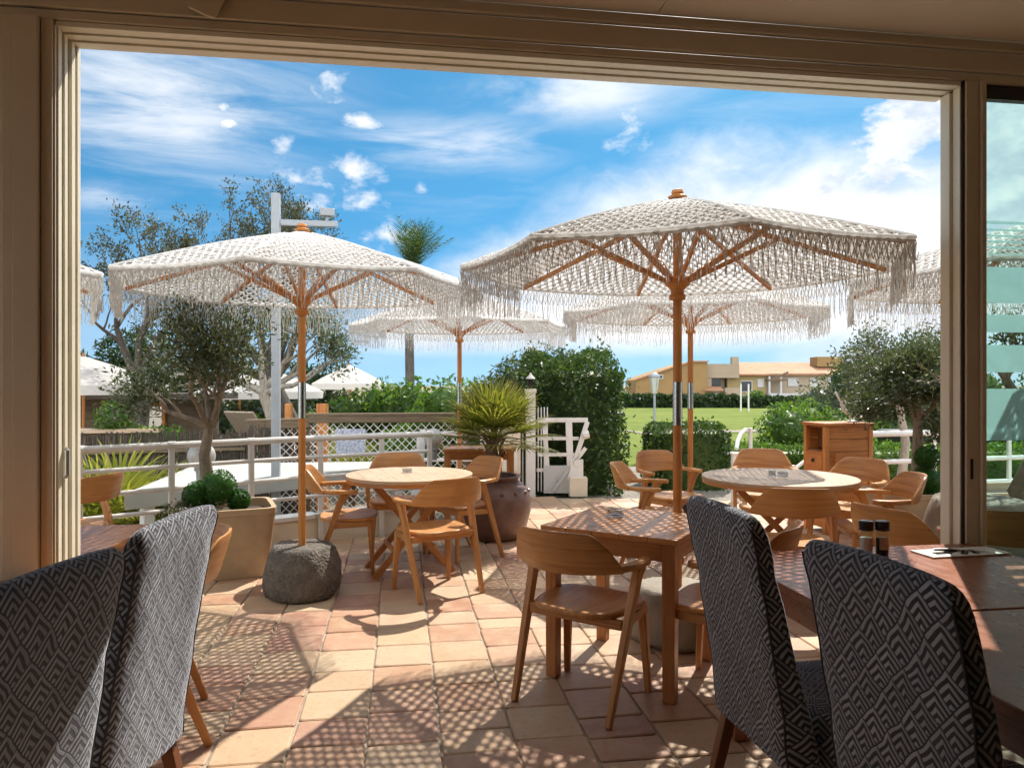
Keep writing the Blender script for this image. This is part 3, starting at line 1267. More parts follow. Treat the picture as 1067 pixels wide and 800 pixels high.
# paper placemat with cutlery at the door end
pm = thing('paper_placemat', 'white paper placemat lying flat by the glass door under a knife', 'placemat', F(3.55, -.20, .7505), TH + .05)
mb = MB()
mb.box((0, 0, .004), (.37, .13, .006))
mb.build('sheet', M['paper'], pm, .001)
mb = MB()
for k in range(4):
    mb.box((-.10 + .05 * k, -.01 + .014 * math.sin(k * 2), .0078), (.07, .035 - .004 * k, .001), .4 * k)
mb.build('printed_patch', M['dark_pane'], pm)
kn = thing('table_knife', 'grey table knife lying across the paper placemat', 'knife', F(3.56, -.20, .762), TH - .35)
mb = MB()
mb.tube([(-.11, 0, 0), (-.06, 0, .001), (-.01, 0, 0)], [.004, .006, .004], 8)
mb.build('handle', M['chrome'], kn)
mb = MB()
mb.loft([[(-.008, -.006, -.001), (-.008, .006, -.001), (-.008, .006, .001), (-.008, -.006, .001)], [(.07, -.008, -.001), (.07, .007, -.001), (.07, .007, .0008), (.07, -.008, .0008)], [(.105, -.002, -.0008), (.105, .003, -.0008), (.105, .003, .0005), (.105, -.002, .0005)]])
mb.build('blade', M['chrome'], kn)


# --- upholstered chairs
def sup(hw, hd, n, ex):
    out = []
    for k in range(n):
        a = 2 * math.pi * k / n + math.pi / 4
        e = 2 / ex
        out.append((hw * math.copysign(abs(math.cos(a)) ** e, math.cos(a)), hd * math.copysign(abs(math.sin(a)) ** e, math.sin(a))))
    return out


def padded_chair(label, group, loc, rz):
    t = thing('upholstered_chair', label, 'dining chair', loc, rz, group)
    W = .47
    n = 64
    phase = rng.random() * 6
    mb = MB()
    rings = []
    hs = [.355, .37, .42, .50, .58, .66, .74, .82, .90, .97, 1.02, 1.048, 1.066, 1.077, 1.081]
    for h in hs:
        q = (h - .355) / .726
        yr = -.225 - .115 * q ** 1.3          # rear face leans back
        yf = -.085 - .190 * q ** .9            # front face
        hw = W / 2 * (1 - .02 * q) * (1 + .012 * math.sin(q * 7))
        if h > 1.02:
            k = (h - 1.02) / .061
            s = math.sqrt(max(0, 1 - k * k * .98))
        else:
            s = 1
        hd = (yf - yr) / 2
        yc = (yf + yr) / 2
        ring = []
        for (x, y) in sup(hw - (1 - s) * .035, hd * (s * .85 + .15), n, 6):
            # the top edge dips toward the sides
            dz = -.010 * (abs(x) / hw) ** 3 * max(0, (h - .9) / .18) - .0
            wob = .0045 * math.sin(x * 17 + h * 13 + phase) * math.sin(h * 11 + 2 + phase) + .002 * math.sin(x * 43 + h * 37)
            ring.append((x, yc + y + wob, h + dz))
        rings.append(ring)
    mb.loft(rings)
    bkr = mb.build('backrest', M['fabric'], t, 0, 60)
    for sgn in (-1, 1):
        mb = MB()
        line = []
        for ring in rings[:-3]:
            cand = [p for p in ring if p[0] * sgn > 0]
            best = max(cand, key=lambda p: abs(p[0]) - p[1])
            line.append((best[0] + sgn * .001, best[1] - .001, best[2]))
        mb.tube(line, .0035, 6, False)
        mb.build('piping', M['piping'], bkr)
    # piping-like seam along the rear vertical edges
    mb = MB()
    rings = []
    for h, s in ((.335, .985), (.345, 1), (.42, 1.0), (.468, 1.0), (.480, .97), (.486, .90), (.489, .6)):
        rings.append([(x * s, .085 + y * s, h) for (x, y) in sup(W / 2 - .002, .195, n, 5.5)])
    mb.loft(rings)
    mb.uv[-1] = [(mb.v[i][0], mb.v[i][1]) for i in mb.f[-1]]
    mb.build('seat', M['fabric'], t, 0, 60)
    for s in (-1, 1):
        mb = MB()
        mb.beam((s * .195, .245, .34), (s * .20, .255, 0), .042, .042, .03, .03, (1, 0, 0))
        mb.build('leg', M['dark_leg'], t, .003)
        mb = MB()
        mb.beam((s * .195, -.175, .36), (s * .20, -.265, 0), .042, .042, .03, .03, (1, 0, 0))
        mb.build('leg', M['dark_leg'], t, .003)
    return t


GP = 'patterned upholstered chairs inside'


def chair_from_back(c1, c2, label, facing_right):
    """c1, c2: world xy of the far and near top rear corners"""
    a = Vector((c1[0], c1[1], 0))
    b = Vector((c2[0], c2[1], 0))
    mid = (a + b) / 2
    d = (a - b).normalized()
    f = Vector((d.y, -d.x, 0)) if facing_right else Vector((-d.y, d.x, 0))
    loc = mid + f * .340
    return padded_chair(label, GP, loc, face(f.x, f.y))


chair_from_back((.575, 2.52), (.655, 2.06), 'chevron patterned chair right of the square terrace table, its blue grey seat visible', True)
chair_from_back((.700, 1.80), (.800, 1.37), 'chevron patterned chair nearest the right foreground, in front of the reddish table', True)
chair_from_back((-.913, 2.33), (-.925, 1.87), 'chevron patterned chair second from left, taller in view with a sunlit back', False)
chair_from_back((-.885, 1.72), (-.920, 1.27), 'chevron patterned chair in the lower left corner, cut by the frame', False)
# ================================================================ umbrellas
APEX, RIM, UR_, NS = 2.50, 2.115, 1.235, 8


def umbrella_net(rot, sag=.022, pitch=.058, row=.041, cr=.0100):
    """open knotted cord canopy: a diamond lattice of cords on every one of the eight panels"""
    V = []
    Fc = []
    ca = math.cos(math.pi / NS)
    sa = math.sin(math.pi / NS)
    slant = math.hypot(UR_ * ca, APEX - RIM)
    nr = int(slant / row)

    def seg(a, b, r):
        d = b - a
        L = d.length
        if L < 1e-4:
            return
        d /= L
        up = Vector((0, 0, 1))
        x = d.cross(up).normalized()
        y = x.cross(d)
        o = len(V)
        for P in (a, b):
            V.extend([P + x * r * 1.15, P + y * r * .75, P - x * r * 1.15, P - y * r * .75])
        for k in range(4):
            k2 = (k + 1) % 4
            Fc.append((o + k, o + k2, o + 4 + k2, o + 4 + k))

    for sct in range(NS):
        am = rot + (sct + .5) * 2 * math.pi / NS
        er = Vector((math.cos(am), math.sin(am), 0))
        et = Vector((-math.sin(am), math.cos(am), 0))

        def P(s, x):
            hw = s * UR_ * sa
            q = x / hw if hw > 1e-6 else 0
            z = APEX - (APEX - RIM) * s + .02 * math.sin(s * math.pi)
            z -= sag * (1 - q * q) * s * s
            # the rim pulls in a little between the ribs
            rr = s * UR_ * ca * (1 - .018 * (1 - q * q) * s)
            return er * rr + et * x + Vector((0, 0, z))

        for j in range(2, nr):
            s0 = j / nr
            s1 = (j + 1) / nr
            h0 = s0 * UR_ * sa
            h1 = s1 * UR_ * sa
            n = int(h1 / pitch) + 2
            for i in range(-n, n + 1):
                x0 = (i + .5 * (j % 2)) * pitch
                if abs(x0) > h0 + pitch:
                    continue
                for dx in (-.5, .5):
                    x1 = x0 + dx * pitch
                    ja = rng.uniform(-.0035, .0035)
                    a, b = x0, x1
                    sa0, sb = s0, s1
                    if abs(a) > h0 and abs(b) > h1:
                        continue
                    if abs(a) > h0:
                        a = math.copysign(h0, a)
                    if abs(b) > h1:
                        b = math.copysign(h1, b)
                    i2 = 2 * i + (j % 2)
                    i3 = i2 + (1 if dx > 0 else -1)
                    qa, qb = P(sa0, a), P(sb, b)
                    if abs(a) < h0:
                        qa += et * .0045 * math.sin(i2 * 12.7 + j * 7.3 + sct) + Vector((0, 0, .005 * math.sin(i2 * 5.1 + j * 3.7 + sct * 2)))
                    if abs(b) < h1:
                        qb += et * .0045 * math.sin(i3 * 12.7 + (j + 1) * 7.3 + sct) + Vector((0, 0, .005 * math.sin(i3 * 5.1 + (j + 1) * 3.7 + sct * 2)))
                    seg(qa, qb, cr * rng.uniform(.85, 1.2))
                    if dx > 0 and abs(x0) < h0:   # the knot
                        c = P(s0, x0)
                        seg(c - er * .006, c + er * .006, cr * 1.55)
    return V, Fc


def umbrella(label, group):
    t = thing('macrame_parasol', label, 'parasol', group=group)
    rot = R(2)
    ang = [rot + k * 2 * math.pi / NS for k in range(NS)]
    V, Fc = umbrella_net(rot)
    can = np_mesh('canopy', [tuple(p) for p in V], Fc, M['cord'], t, True)
    # solid cap, rib tapes and braided rim band
    mb = MB()
    rings = []
    for s in (.015, .06, .10, .14):
        rings.append([(s * UR_ * math.cos(a + i * 2 * math.pi / NS / 4), s * UR_ * math.sin(a + i * 2 * math.pi / NS / 4), APEX - (APEX - RIM) * s + .012) for a in ang for i in range(4)])
    mb.loft(rings[::-1])
    mb.build('cap', M['cord'], can)
    mb = MB()
    for a in ang:
        pts = []
        for i in range(9):
            s = .1 + .9 * i / 8
            pts.append((s * UR_ * math.cos(a), s * UR_ * math.sin(a), APEX - (APEX - RIM) * s + .02 * math.sin(s * math.pi) + .006))
        mb.tube(pts, .010, 6, True, .5)
    mb.build('rib_tape', M['cord'], can)
    mb = MB()
    rimpts = []
    for k in range(NS):
        am = ang[k] + math.pi / NS
        er = Vector((math.cos(am), math.sin(am), 0))
        et = Vector((-math.sin(am), math.cos(am), 0))
        for i in range(10):
            q = -1 + 2 * i / 10
            x = q * UR_ * math.sin(math.pi / NS)
            rr = UR_ * math.cos(math.pi / NS) * (1 - .018 * (1 - q * q))
            rimpts.append(er * rr + et * x + Vector((0, 0, RIM - .012 * (1 - q * q))))
    rimpts.append(rimpts[0])
    for dz, rad, w in ((.003, .010, 1.0), (-.013, .007, .9)):
        mb.tube([p + Vector((0, 0, dz)) for p in rimpts], rad, 6, False)
    mb.build('rim_band', M['cord'], can)
    # fringe: knotted upper web and loose hanging strings
    FV = []
    FF = []

    def string(pts, r):
        o = len(FV)
        for p in pts:
            for k in range(3):
                a = 2.094 * k
                FV.append((p[0] + r * math.cos(a), p[1] + r * math.sin(a), p[2]))
        for i in range(len(pts) - 1):
            for k in range(3):
                k2 = (k + 1) % 3
                FF.append((o + 3 * i + k, o + 3 * i + k2, o + 3 * i + 3 + k2, o + 3 * i + 3 + k))

    segl = 0
    for i in range(len(rimpts) - 1):
        a, b = rimpts[i], rimpts[i + 1]
        n = int((b - a).length / .0125)
        out = Vector((a.x, a.y, 0)).normalized()
        tan = (b - a).normalized()
        for k in range(n):
            p = a.lerp(b, (k + rng.random() * .6) / n) + Vector((0, 0, -.018))
            L = .185 + rng.random() * .05
            if rng.random() < .12:
                L *= .75
            sw = rng.uniform(-.014, .014)
            so = rng.uniform(-.012, .016)
            wv = rng.random() * 6
            pts = []
            for j in range(6):
                h = j / 5
                pts.append(p + tan * (sw * h + .0055 * math.sin(wv + h * 6)) + out * (so * h + .003 * math.sin(wv * 2 + 5 * h)) - Vector((0, 0, L * h)))
            string(pts, rng.uniform(.0014, .0026))
        # netted upper part of the fringe
        n2 = max(2, int((b - a).length / .03))
        for k in range(n2):
            p = a.lerp(b, k / n2) + out * .006
            q = a.lerp(b, (k + .5) / n2) + out * .006
            r_ = a.lerp(b, (k + 1) / n2) + out * .006
            for row in range(2):
                z0 = -.02 - .042 * row
                string([p + Vector((0, 0, z0)), q + Vector((0, 0, z0 - .042))], .0026)
                string([r_ + Vector((0, 0, z0)), q + Vector((0, 0, z0 - .042))], .0026)
                p, q, r_ = q, r_, q + (q - p) * 2
    np_mesh('fringe', FV, FF, M['cord'], can, True)
    W = M['pole_wood']
    # pole in two wooden halves with the steel sleeve between
    mb = MB()
    mb.tube([(0, 0, .28), (0, 0, 1.215)], .0255, 16)
    mb.tube([(0, 0, 1.46), (0, 0, 2.47)], .0255, 16)
    mb.build('pole', W, t)
    mb = MB()
    mb.tube([(0, 0, 1.214), (0, 0, 1.461)], .0275, 16)
    mb.build('sleeve', M['chrome'], t)
    mb = MB()
    mb.lathe([(.012, 2.50), (.05, 2.505), (.055, 2.518), (.03, 2.53), (.036, 2.54), (.030, 2.555), (.012, 2.562)], 16)
    mb.build('finial', W, t)
    mb = MB()
    mb.lathe([(.027, 1.925), (.045, 1.93), (.048, 1.955), (.036, 1.965), (.038, 1.985), (.072, 2.02), (.078, 2.045), (.070, 2.055), (.027, 2.056)], 20)
    mb.build('runner_hub', W, t, 0, 30)
    mb = MB()
    mb.lathe([(.027, 2.40), (.065, 2.41), (.07, 2.45), (.03, 2.465)], 20)
    mb.build('crown_hub', W, t, 0, 30)
    for a in ang:
        c, s_ = math.cos(a), math.sin(a)
        mb = MB()
        mb.beam((.05 * c, .05 * s_, 2.435), (1.20 * c, 1.20 * s_, RIM - .012), .030, .020, .024, .018, (0, 0, 1))
        mb.build('rib', W, t, .002)
        mb = MB()
        k = .56
        mb.beam((.06 * c, .06 * s_, 2.035), (k * c, k * s_, 2.435 + (RIM - .012 - 2.435) * (k - .05) / 1.15 - .016), .026, .018, None, None, (0, 0, 1))
        mb.build('strut', W, t, .002)
    return t


def rock_mesh(r, h, seed, top=.80):
    rn = random.Random(seed)
    ph = [(rn.random() * 6.28, rn.uniform(.5, 1)) for _ in range(6)]
    mb = MB()
    n = 56
    prof = [(.90, 0), (.97, .02), (1.03, .14), (1.04, .35), (1.0, .6), (.93, .8), (.86, .93), (top, .985), (top * .96, 1.0), (top * .5, 1.0), (.06, 1.0)]
    rings = []
    for (pr, pz) in prof:
        ring = []
        for k in range(n):
            a = 2 * math.pi * k / n
            f = 1 + .045 * math.sin(2 * a + ph[0][0]) + .035 * math.sin(3 * a + ph[1][0] + pz * 2) + .02 * math.sin(5 * a + ph[2][0] + 3 * pz)
            f += (.012 * math.sin(9 * a + ph[3][0] + 7 * pz) + .012 * rn.uniform(-1, 1)) * (0 if pz >= 1.0 else 1)
            ring.append((r * pr * f * math.cos(a), r * pr * f * math.sin(a), h * pz + (0 if pz in (0, 1.0) else rn.uniform(-.008, .008))))
        rings.append(ring)
    mb.loft(rings)
    return mb


GU = 'white macrame parasols on the terrace'
GS = 'grey stone parasol bases'
u0 = umbrella('white macrame parasol at left standing in the big grey stone, before the olive tree', GU)
u0.location = (-1.455, 5.12, 0)
for lab, x, y, rz in [
    ('large nearest white macrame parasol right of centre, pole just behind the square table', .945, 4.22, R(-1)),
    ('white macrame parasol in the middle distance, between the two big front parasols', -.60, 8.45, R(5)),
    ('white macrame parasol behind the large right one, its thinner pole beside the street lamp', 1.69, 7.0, R(9)),
    ('white macrame parasol cut off at the right door post, partly seen through the glass', 3.42, 4.75, R(-3)),
    ('white macrame parasol cut off at the far left, fringe tip peeking past the door jamb', -3.72, 4.30, R(8)),
]:
    dup(u0, lab, (x, y, 0), rz)
for i, (lab, x, y, r, h) in enumerate([
    ('big rough grey stone holding the left parasol, fully in view', -1.455, 5.12, .262, .335),
    ('tan grey stone at the foot of the large right parasol, mostly behind the square table', .945, 4.22, .26, .30),
    ('stone base of the middle distance parasol, behind the left round table', -.60, 8.45, .26, .32),
    ('stone base of the parasol behind the large right one', 1.69, 7.0, .26, .32),
    ('stone base of the parasol past the right door post', 3.42, 4.75, .26, .32),
    ('stone base of the parasol at the far left', -3.72, 4.30, .26, .32),
    ('smooth grey boulder by the right door post, in front of the long tan planter', 3.30, 5.25, .37, .64),
]):
    ob = rock_mesh(r, h, 5 + i).build('stone_base' if i < 6 else 'boulder', M['rock'] if i not in (1, 6) else M['pale_rock'], None, 0, 60)
    ob.location = (x, y, 0)
    ob.rotation_euler.z = i * 1.3
    tag(ob, lab, 'stone', GS if i < 6 else None)


def far_parasol(label, x, y, zb, r, apex, rim):
    t = thing('beach_parasol', label, 'parasol', (x, y, zb), rng.random(), 'white parasols on the lower beach terrace')
    mb = MB()
    n = 8
    rings = []
    for s in (.02, .35, .7, 1.0):
        rings.append([(r * s * math.cos(2 * math.pi * k / 24) * (1 - .03 * (k % 3 != 0) * s), r * s * math.sin(2 * math.pi * k / 24) * (1 - .03 * (k % 3 != 0) * s), apex - (apex - rim) * s ** 1.12) for k in range(24)])
    val = [(p[0] * .985, p[1] * .985, rim - .17) for p in rings[-1]]
    mb.loft(rings + [val], False)
    mb.build('canopy', M['canvas'], t)
    mb = MB()
    mb.tube([(0, 0, 0), (0, 0, apex + .06)], .028, 8)
    mb.build('pole', M['pole_wood'], t)
    return t


far_parasol('white beach parasol standing free beyond the lattice fence, left of the tall palm', -4.85, 22.0, -.86, 1.12, 2.88, 2.32)
far_parasol('white beach parasol at far left behind the olive crown, above the sun loungers', -8.35, 14.4, -.86, 1.55, 2.85, 2.28)
far_parasol('white beach parasol partly behind the light mast, between olive tree and lattice', -5.85, 18.5, -.86, 1.1, 2.62, 2.12)
far_parasol('white beach parasol behind the olive tree trunk', -7.0, 19.0, -.86, 1.1, 2.62, 2.10)

# ================================================================ fences and rails
WH = M['white']


def railing(label, pts, hs, zs, postw=.045, rail=.022, base=None, posts=True, group=None):
    t = thing('railing', label, 'railing', (pts[0][0], pts[0][1], 0), 0, group)
    P = [Vector((p[0] - pts[0][0], p[1] - pts[0][1], 0)) for p in pts]
    for h, r in zip(hs, zs):
        mb = MB()
        mb.tube([p + Vector((0, 0, h)) for p in P], r, 10)
        mb.build('rail', WH, t)
    acc = []
    for a, b in zip(P[:-1], P[1:]):
        n = max(1, round((b - a).length / .95))
        for i in range(n):
            acc.append((a.lerp(b, i / n), (b - a).normalized()))
    acc.append((P[-1], (P[-1] - P[-2]).normalized()))
    for p, d in acc:
        mb = MB()
        mb.tube([p + d * -.03 + Vector((0, 0, hs[0])), p + d * .03 + Vector((0, 0, hs[0]))], zs[0] + .004, 10)
        if base:
            fl = MB().lathe([(.05, base[1] + .0425), (.05, base[1] + .052), (.03, base[1] + .056)], 12, p).build('base_plate', WH, t)
        mb.build('joint_sleeve', WH, t)
    if posts:
        for p, d in acc:
            mb = MB()
            mb.beam(p + Vector((0, 0, -.02)), p + Vector((0, 0, max(hs) - .005)), postw, .03, None, None, (d.x, d.y, 0))
            mb.build('post', WH, t, .004)
    if base:
        i0, hb, th = base
        mb = MB()
        mb2 = MB()
        for a, b in zip(P[i0:-1], P[i0 + 1:]):
            d = (b - a).normalized()
            nn = Vector((-d.y, d.x, 0))
            mid = (a + b) / 2 + nn * (th * .5 + .03)
            Mx = Matrix.Rotation(math.atan2(d.y, d.x), 3, 'Z')
            mb.box((mid.x, mid.y, (hb - .3) / 2), ((b - a).length + .035, th, hb + .3), 0, 0, Mx)
            mb2.box((mid.x, mid.y, hb + .022), ((b - a).length + .05, th + .04, .04), 0, 0, Mx)
        mb.build('base_wall', M['cream'], t)
        mb2.build('coping', WH, t, .004)
    return t


rp = [(-4.9, 4.15), (-4.1, 4.82), (-3.25, 5.55), (-2.75, 5.97), (-2.25, 6.38), (-1.75, 6.76), (-1.25, 7.08), (-.82, 7.34)]
railing('white four bar railing along the left edge of the terrace on a low cream wall', rp, (.955, .785, .605, .43), (.028, .018, .018, .018), base=(0, .22, .14))
railing('white railing with open rails beside the steps on the right, behind the young tree', [(3.55, 7.75), (4.6, 8.05), (6.6, 8.6)], (.92, .62, .36), (.032, .026, .026))
# stair handrails right of the hedge
sh = thing('stair_handrail', 'white arched stair handrail with a square newel post by the clipped hedge', 'handrail', (2.75, 9.1, 0))
mb = MB()
mb.box((.0, 0, .28), (.085, .085, .60))
mb.box((.0, 0, .595), (.11, .11, .03))
mb.build('newel_post', WH, sh, .006)
mb = MB()
arc = [(.12, .35, .62), (.17, .45, .72), (.24, .55, .80), (.34, .66, .85), (.42, .72, .86), (.42, .72, .42)]
mb.tube(arc, .026, 10)
mb.tube([(.03, .05, .50), (.20, .38, .535), (.42, .72, .56)], .035, 8)
mb.build('rail', WH, sh)
sh2 = thing('stair_handrail', 'pair of slanting white handrails running down beside the wooden cabinet', 'handrail', (3.0, 8.1, 0))
mb = MB()
for h in (.0, -.19, -.36):
    mb.tube([(.10, 0, .40 + h + .12), (.62, .25, .83 + h)], .020, 8)
mb.build('rail', WH, sh2)
mb = MB()
mb.box((.66, .26, .38), (.05, .05, .98))
mb.box((.08, 0, .2), (.05, .05, .72))
mb.build('post', WH, sh2, .004)

# globe lamps on the rail
def globe_lamp(label, x, y, z, r):
    t = thing('globe_lamp', label, 'lamp', (x, y, z), 0, 'globe lamps on the railing')
    mb = MB()
    mb.lathe([(.01, .02)] + [(r * math.sin(math.pi * i / 14), r + .02 - r * math.cos(math.pi * i / 14)) for i in range(1, 14)] + [(.01, 2 * r + .02)], 20)
    mb.build('globe', M['globe'], t, 0, 60)
    mb = MB()
    mb.lathe([(.04, -.10), (.045, 0), (.06, .012), (.06, .03), (.035, .05)], 16)
    mb.build('socket', M['metal_grey'], t)
    return t


globe_lamp('grey globe lamp on the left railing behind the olive trunk', -2.66, 6.33, .70, .115)
globe_lamp('white globe lamp at the end of the left railing beside the console table', -.80, 7.50, .78, .10)
bz = thing('slanted_post', 'slanted white support post at the end of the left railing', 'post', (-.98, 7.62, 0))
mb = MB()
mb.beam((-.04, 0, 0), (.06, .05, .98), .12, .06, .06, .05, (1, 0, 0))
mb.build('post', WH, bz, .006)

# white slab roof and light mast beyond the railing
d1 = Vector((.665, .747, 0))
d2 = Vector((-.747, .665, 0))
c = Vector((-3.42, 6.48, 0)) + d1 * 1.65 + d2 * 1.25
ts = thing('flat_canopy', 'big flat white slab roof just below the left railing', 'canopy', (c.x, c.y, 0), math.atan2(.747, .665))
mb = MB()
Mi = Matrix.Rotation(-math.atan2(.747, .665), 3, 'Z')
pol = [Mi @ (Vector((x, y, 0)) - c) for x, y in ((-3.40, 6.48), (-1.2, 8.95), (-1.2, 9.2), (-3.80, 8.95))]
mb.prism([(q.x, q.y) for q in pol], .34, .49)
mb.build('slab', M['slab'], ts, .008)
for x, y in ((-3.33, 6.75), (-1.4, 8.95), (-3.62, 8.80)):
    q = Mi @ (Vector((x, y, 0)) - c)
    mb = MB()
    mb.box((q.x, q.y, -.263), (.10, .10, 1.19))
    mb.build('post', WH, ts, .004)
lm = thing('light_mast', 'tall grey white square mast with a crossbar and floodlight above the left parasol', 'light mast', (-2.46, 7.7, -.85), R(8))
mb = MB()
mb.box((0, 0, 2.14), (.084, .084, 4.28))
mb.build('mast', M['metal_grey'], lm, .004)
mb = MB()
mb.box((.34, 0, 3.98), (.58, .05, .06))
mb.build('crossbar', M['metal_grey'], lm, .004)
mb = MB()
mb.box((.52, 0, 4.10), (.15, .10, .08), .2)
mb.box((.52, 0, 4.03), (.03, .03, .08))
mb.build('floodlight', M['metal_grey'], lm, .006)

# lattice fence with brown cap
def lattice_fence(label, a, b, z0, h, cap):
    a = Vector(a)
    b = Vector(b)
    d = (b - a)
    L = d.length
    t = thing('lattice_fence', label, 'fence', (a.x, a.y, 0), math.atan2(d.y, d.x), 'lattice fences')
    mb = MB()
    st = .105
    k = -h
    while k < L:
        for sgn in (1, -1):
            x0, x1 = (k, k + h) if sgn > 0 else (k + h, k)
            y0, y1 = z0, z0 + h
            # clip to 0..L
            if x0 == x1:
                continue
            def at_x(x):
                return y0 + (y1 - y0) * (x - x0) / (x1 - x0)
            lo, hi = min(x0, x1), max(x0, x1)
            cl, ch = max(lo, 0), min(hi, L)
            if ch - cl < .03:
                continue
            mb.beam((cl, .006 * sgn, at_x(cl)), (ch, .006 * sgn, at_x(ch)),   .009, .006, None, None, (0, 0, 1))
        k += st
    mb.build('lattice', WH if cap != 'brown2' else M['lattice_wood'], t)
    mb = MB()
    mb.box((L / 2, 0, z0 + h + .05), (L + .06, .07, .085))
    mb.box((L / 2, .03, z0 + h + .115), (L + .1, .12, .035))
    mb.build('cap_rail', M['lattice_wood'], t, .006)
    mb = MB()
    n = max(1, round(L / 1.6))
    for i in range(n + 1):
        mb2 = MB()
        mb2.box((L * i / n, .04, (z0 + h) / 2 - .4), (.08, .06, z0 + h + .9))
        mb2.build('post', M['lattice_wood'], t, .004)
    return t


lattice_fence('white diamond lattice fence with a brown cap rail beyond the left railing', (-3.30, 9.33), (-2.7, 9.7), -.35, 1.22, 'brown')
lattice_fence('white diamond lattice fence with a brown cap rail behind the left round table', (-2.66, 9.72), (-.62, 9.95), -.35, 1.28, 'brown')
sg = tag(MB().box((0, 0, 0), (.38, .012, .36)).build('patterned_sign', M['sign_print'], None, .002), 'pale blue grey patterned panel hanging on the lattice fence', 'sign')
sg.location = (-2.12, 9.72, .68)
sg.rotation_euler.z = R(6)

# reed screen at left
def reed_fence(label, a, b, z0, z1):
    a = Vector(a)
    b = Vector(b)
    d = b - a
    L = d.length
    t = thing('reed_fence', label, 'fence', (a.x, a.y, 0), math.atan2(d.y, d.x))
    mb = MB()
    x = 0
    while x < L:
        h = z1 + rng.uniform(-.05, .03)
        mb.tube([(x, rng.uniform(-.012, .012), z0), (x + rng.uniform(-.02, .02), rng.uniform(-.012, .012), h)], rng.uniform(.008, .015), 4, False)
        x += .017
    mb.build('reeds', M['reed'], t, 0, 0)
    mb = MB()
    for z in (z0 + .3, z1 - .22):
        mb.box((L / 2, -.03, z), (L, .025, .035))
    mb.build('batten', M['lattice_wood'], t)
    return t


M['reed'] = mat_plain('dark_reed', (.085, .068, .055), .9, .45, 40, .2, dirt=(.20, .155, .10), dirtamt=.5)
reed_fence('dark reed screen fence at the far left behind the railing', (-7.6, 7.6), (-3.36, 9.30), -.86, .86)
reed_fence('dark reed screen fence right of the olive trunk, below the beach parasols', (-3.28, 9.2), (-2.7, 9.9), -.86, .92)

# gate group
gt = thing('garden_gate', 'white metal bar gate beside the tall hedge with a slatted side panel', 'gate', (.24, 9.62, 0), R(2))
mb = MB()
mb.box((0, 0, .66), (.125, .125, 1.36))
mb.box((0, 0, 1.36), (.15, .15, .05))
mb.build('gate_post', WH, gt, .006)
mb = MB()
for i in range(6):
    mb.tube([(-.10 - .055 * i, 0, .06), (-.10 - .055 * i, 0, 1.20)], .010, 6)
mb.tube([(-.42, 0, 1.18), (-.06, 0, 1.18)], .012, 6)
mb.tube([(-.42, 0, .10), (-.06, 0, .10)], .012, 6)
mb.build('bar_panel', WH, gt)
sp = MB()
for i in range(4):
    sp.tube([(.10 + .04 * i, -.01, .05), (.10 + .04 * i, -.01, 1.15)], .008, 6)
sp.box((.42, 0, .98), (.66, .035, .06))
sp.box((.36, 0, .74), (.54, .028, .045))
sp.box((.34, 0, .53), (.50, .028, .045))
sp.box((.30, 0, .33), (.44, .028, .045))
sp.beam((.24, .0, .03), (.18, 0, .96), .06, .034, None, None, (1, 0, 0))
sp.beam((.52, .0, .34), (.50, 0, .96), .085, .034, None, None, (1, 0, 0))
sp.build('slat_panel', WH, gt, .004)
mb = MB()
mb.beam((.50, -.03, .20), (.74, -.03, .96), .06, .034, None, None, (1, 0, 0))
mb.beam((.56, -.032, .42), (.72, -.032, .62), .05, .03, None, None, (1, 0, 0))
mb.box((.60, -.031, .24), (.17, .03, .46))
mb.tube([(.68, -.03, .78), (.76, -.03, .80)], .055, 10)
mb.tube([(.60, -.055, .42), (.60, -.0, .42)], .045, 12)
mb.build('cutout_ornament', WH, gt, .004)
mb = MB()
mb.box((.35, -.02, .21), (.36, .02, .36))
mb.beam((.22, -.035, .05), (.45, -.035, .38), .03, .012)
mb.beam((.30, -.036, .05), (.50, -.036, .34), .03, .012)
mb.build('kick_panel', M['shutter'], gt, .003)
mb = MB()
mb.box((.61, -.08, .125), (.23, .16, .25))
tag_ = mb.build('plinth', M['cream'], gt, .008)
ln = thing('gate_lantern', 'small dark lantern on top of the white gate post', 'lantern', (.24, 9.60, 1.386))
mb = MB()
mb.box((0, 0, .075), (.07, .07, .11))
mb.build('lamp_box', M['black'], ln, .004)
mb = MB()
mb.lathe([(.06, .13), (.055, .145), (.02, .18), (.008, .21)], 8)
mb.build('lamp_cap', WH, ln)
nb_ = thing('notice_board', 'pale peach notice board with a white paper, behind the potted palm', 'notice board', (-.15, 9.50, 0), 0)
mb = MB()
mb.box((0, 0, .70), (.52, .03, .80))
mb.build('board', M['cream'], nb_, .004)
mb = MB()
mb.box((.10, -.018, .48), (.24, .004, .28))
mb.build('paper', M['paper'], nb_)
mb = MB()
for s in (-1, 1):
    mb.box((s * .23, .02, .5), (.05, .05, 1.1))
mb.build('post', WH, nb_, .004)
# low white frame rail right of the left railing
lr = thing('frame_rail', 'low white framed rail between the railing end and the gate', 'railing', (-1.05, 8.75, 0), R(2))
mb = MB()
mb.box((.32, 0, .86), (.78, .05, .055))
mb.box((.32, 0, .55), (.78, .035, .035))
mb.box((.32, 0, .10), (.78, .035, .04))
mb.build('rail', WH, lr, .004)
for x in (-.05, .42, .72):
    mb = MB()
    mb.box((x, 0, .42), (.055, .05, .83))
    mb.build('post', WH, lr, .004)
mb = MB()
mb.box((.82, .03, .44), (.16, .10, .86))
mb.build('end_panel', WH, lr, .006)

# ================================================================ console, pots, planters, cabinet
ct = square_table('console_table', 'narrow wooden console table beyond the left round table, behind the parasol pole', 'table', -.34, 7.62, R(3), .74, .40, .80, .03, .06, M['teak_table'])

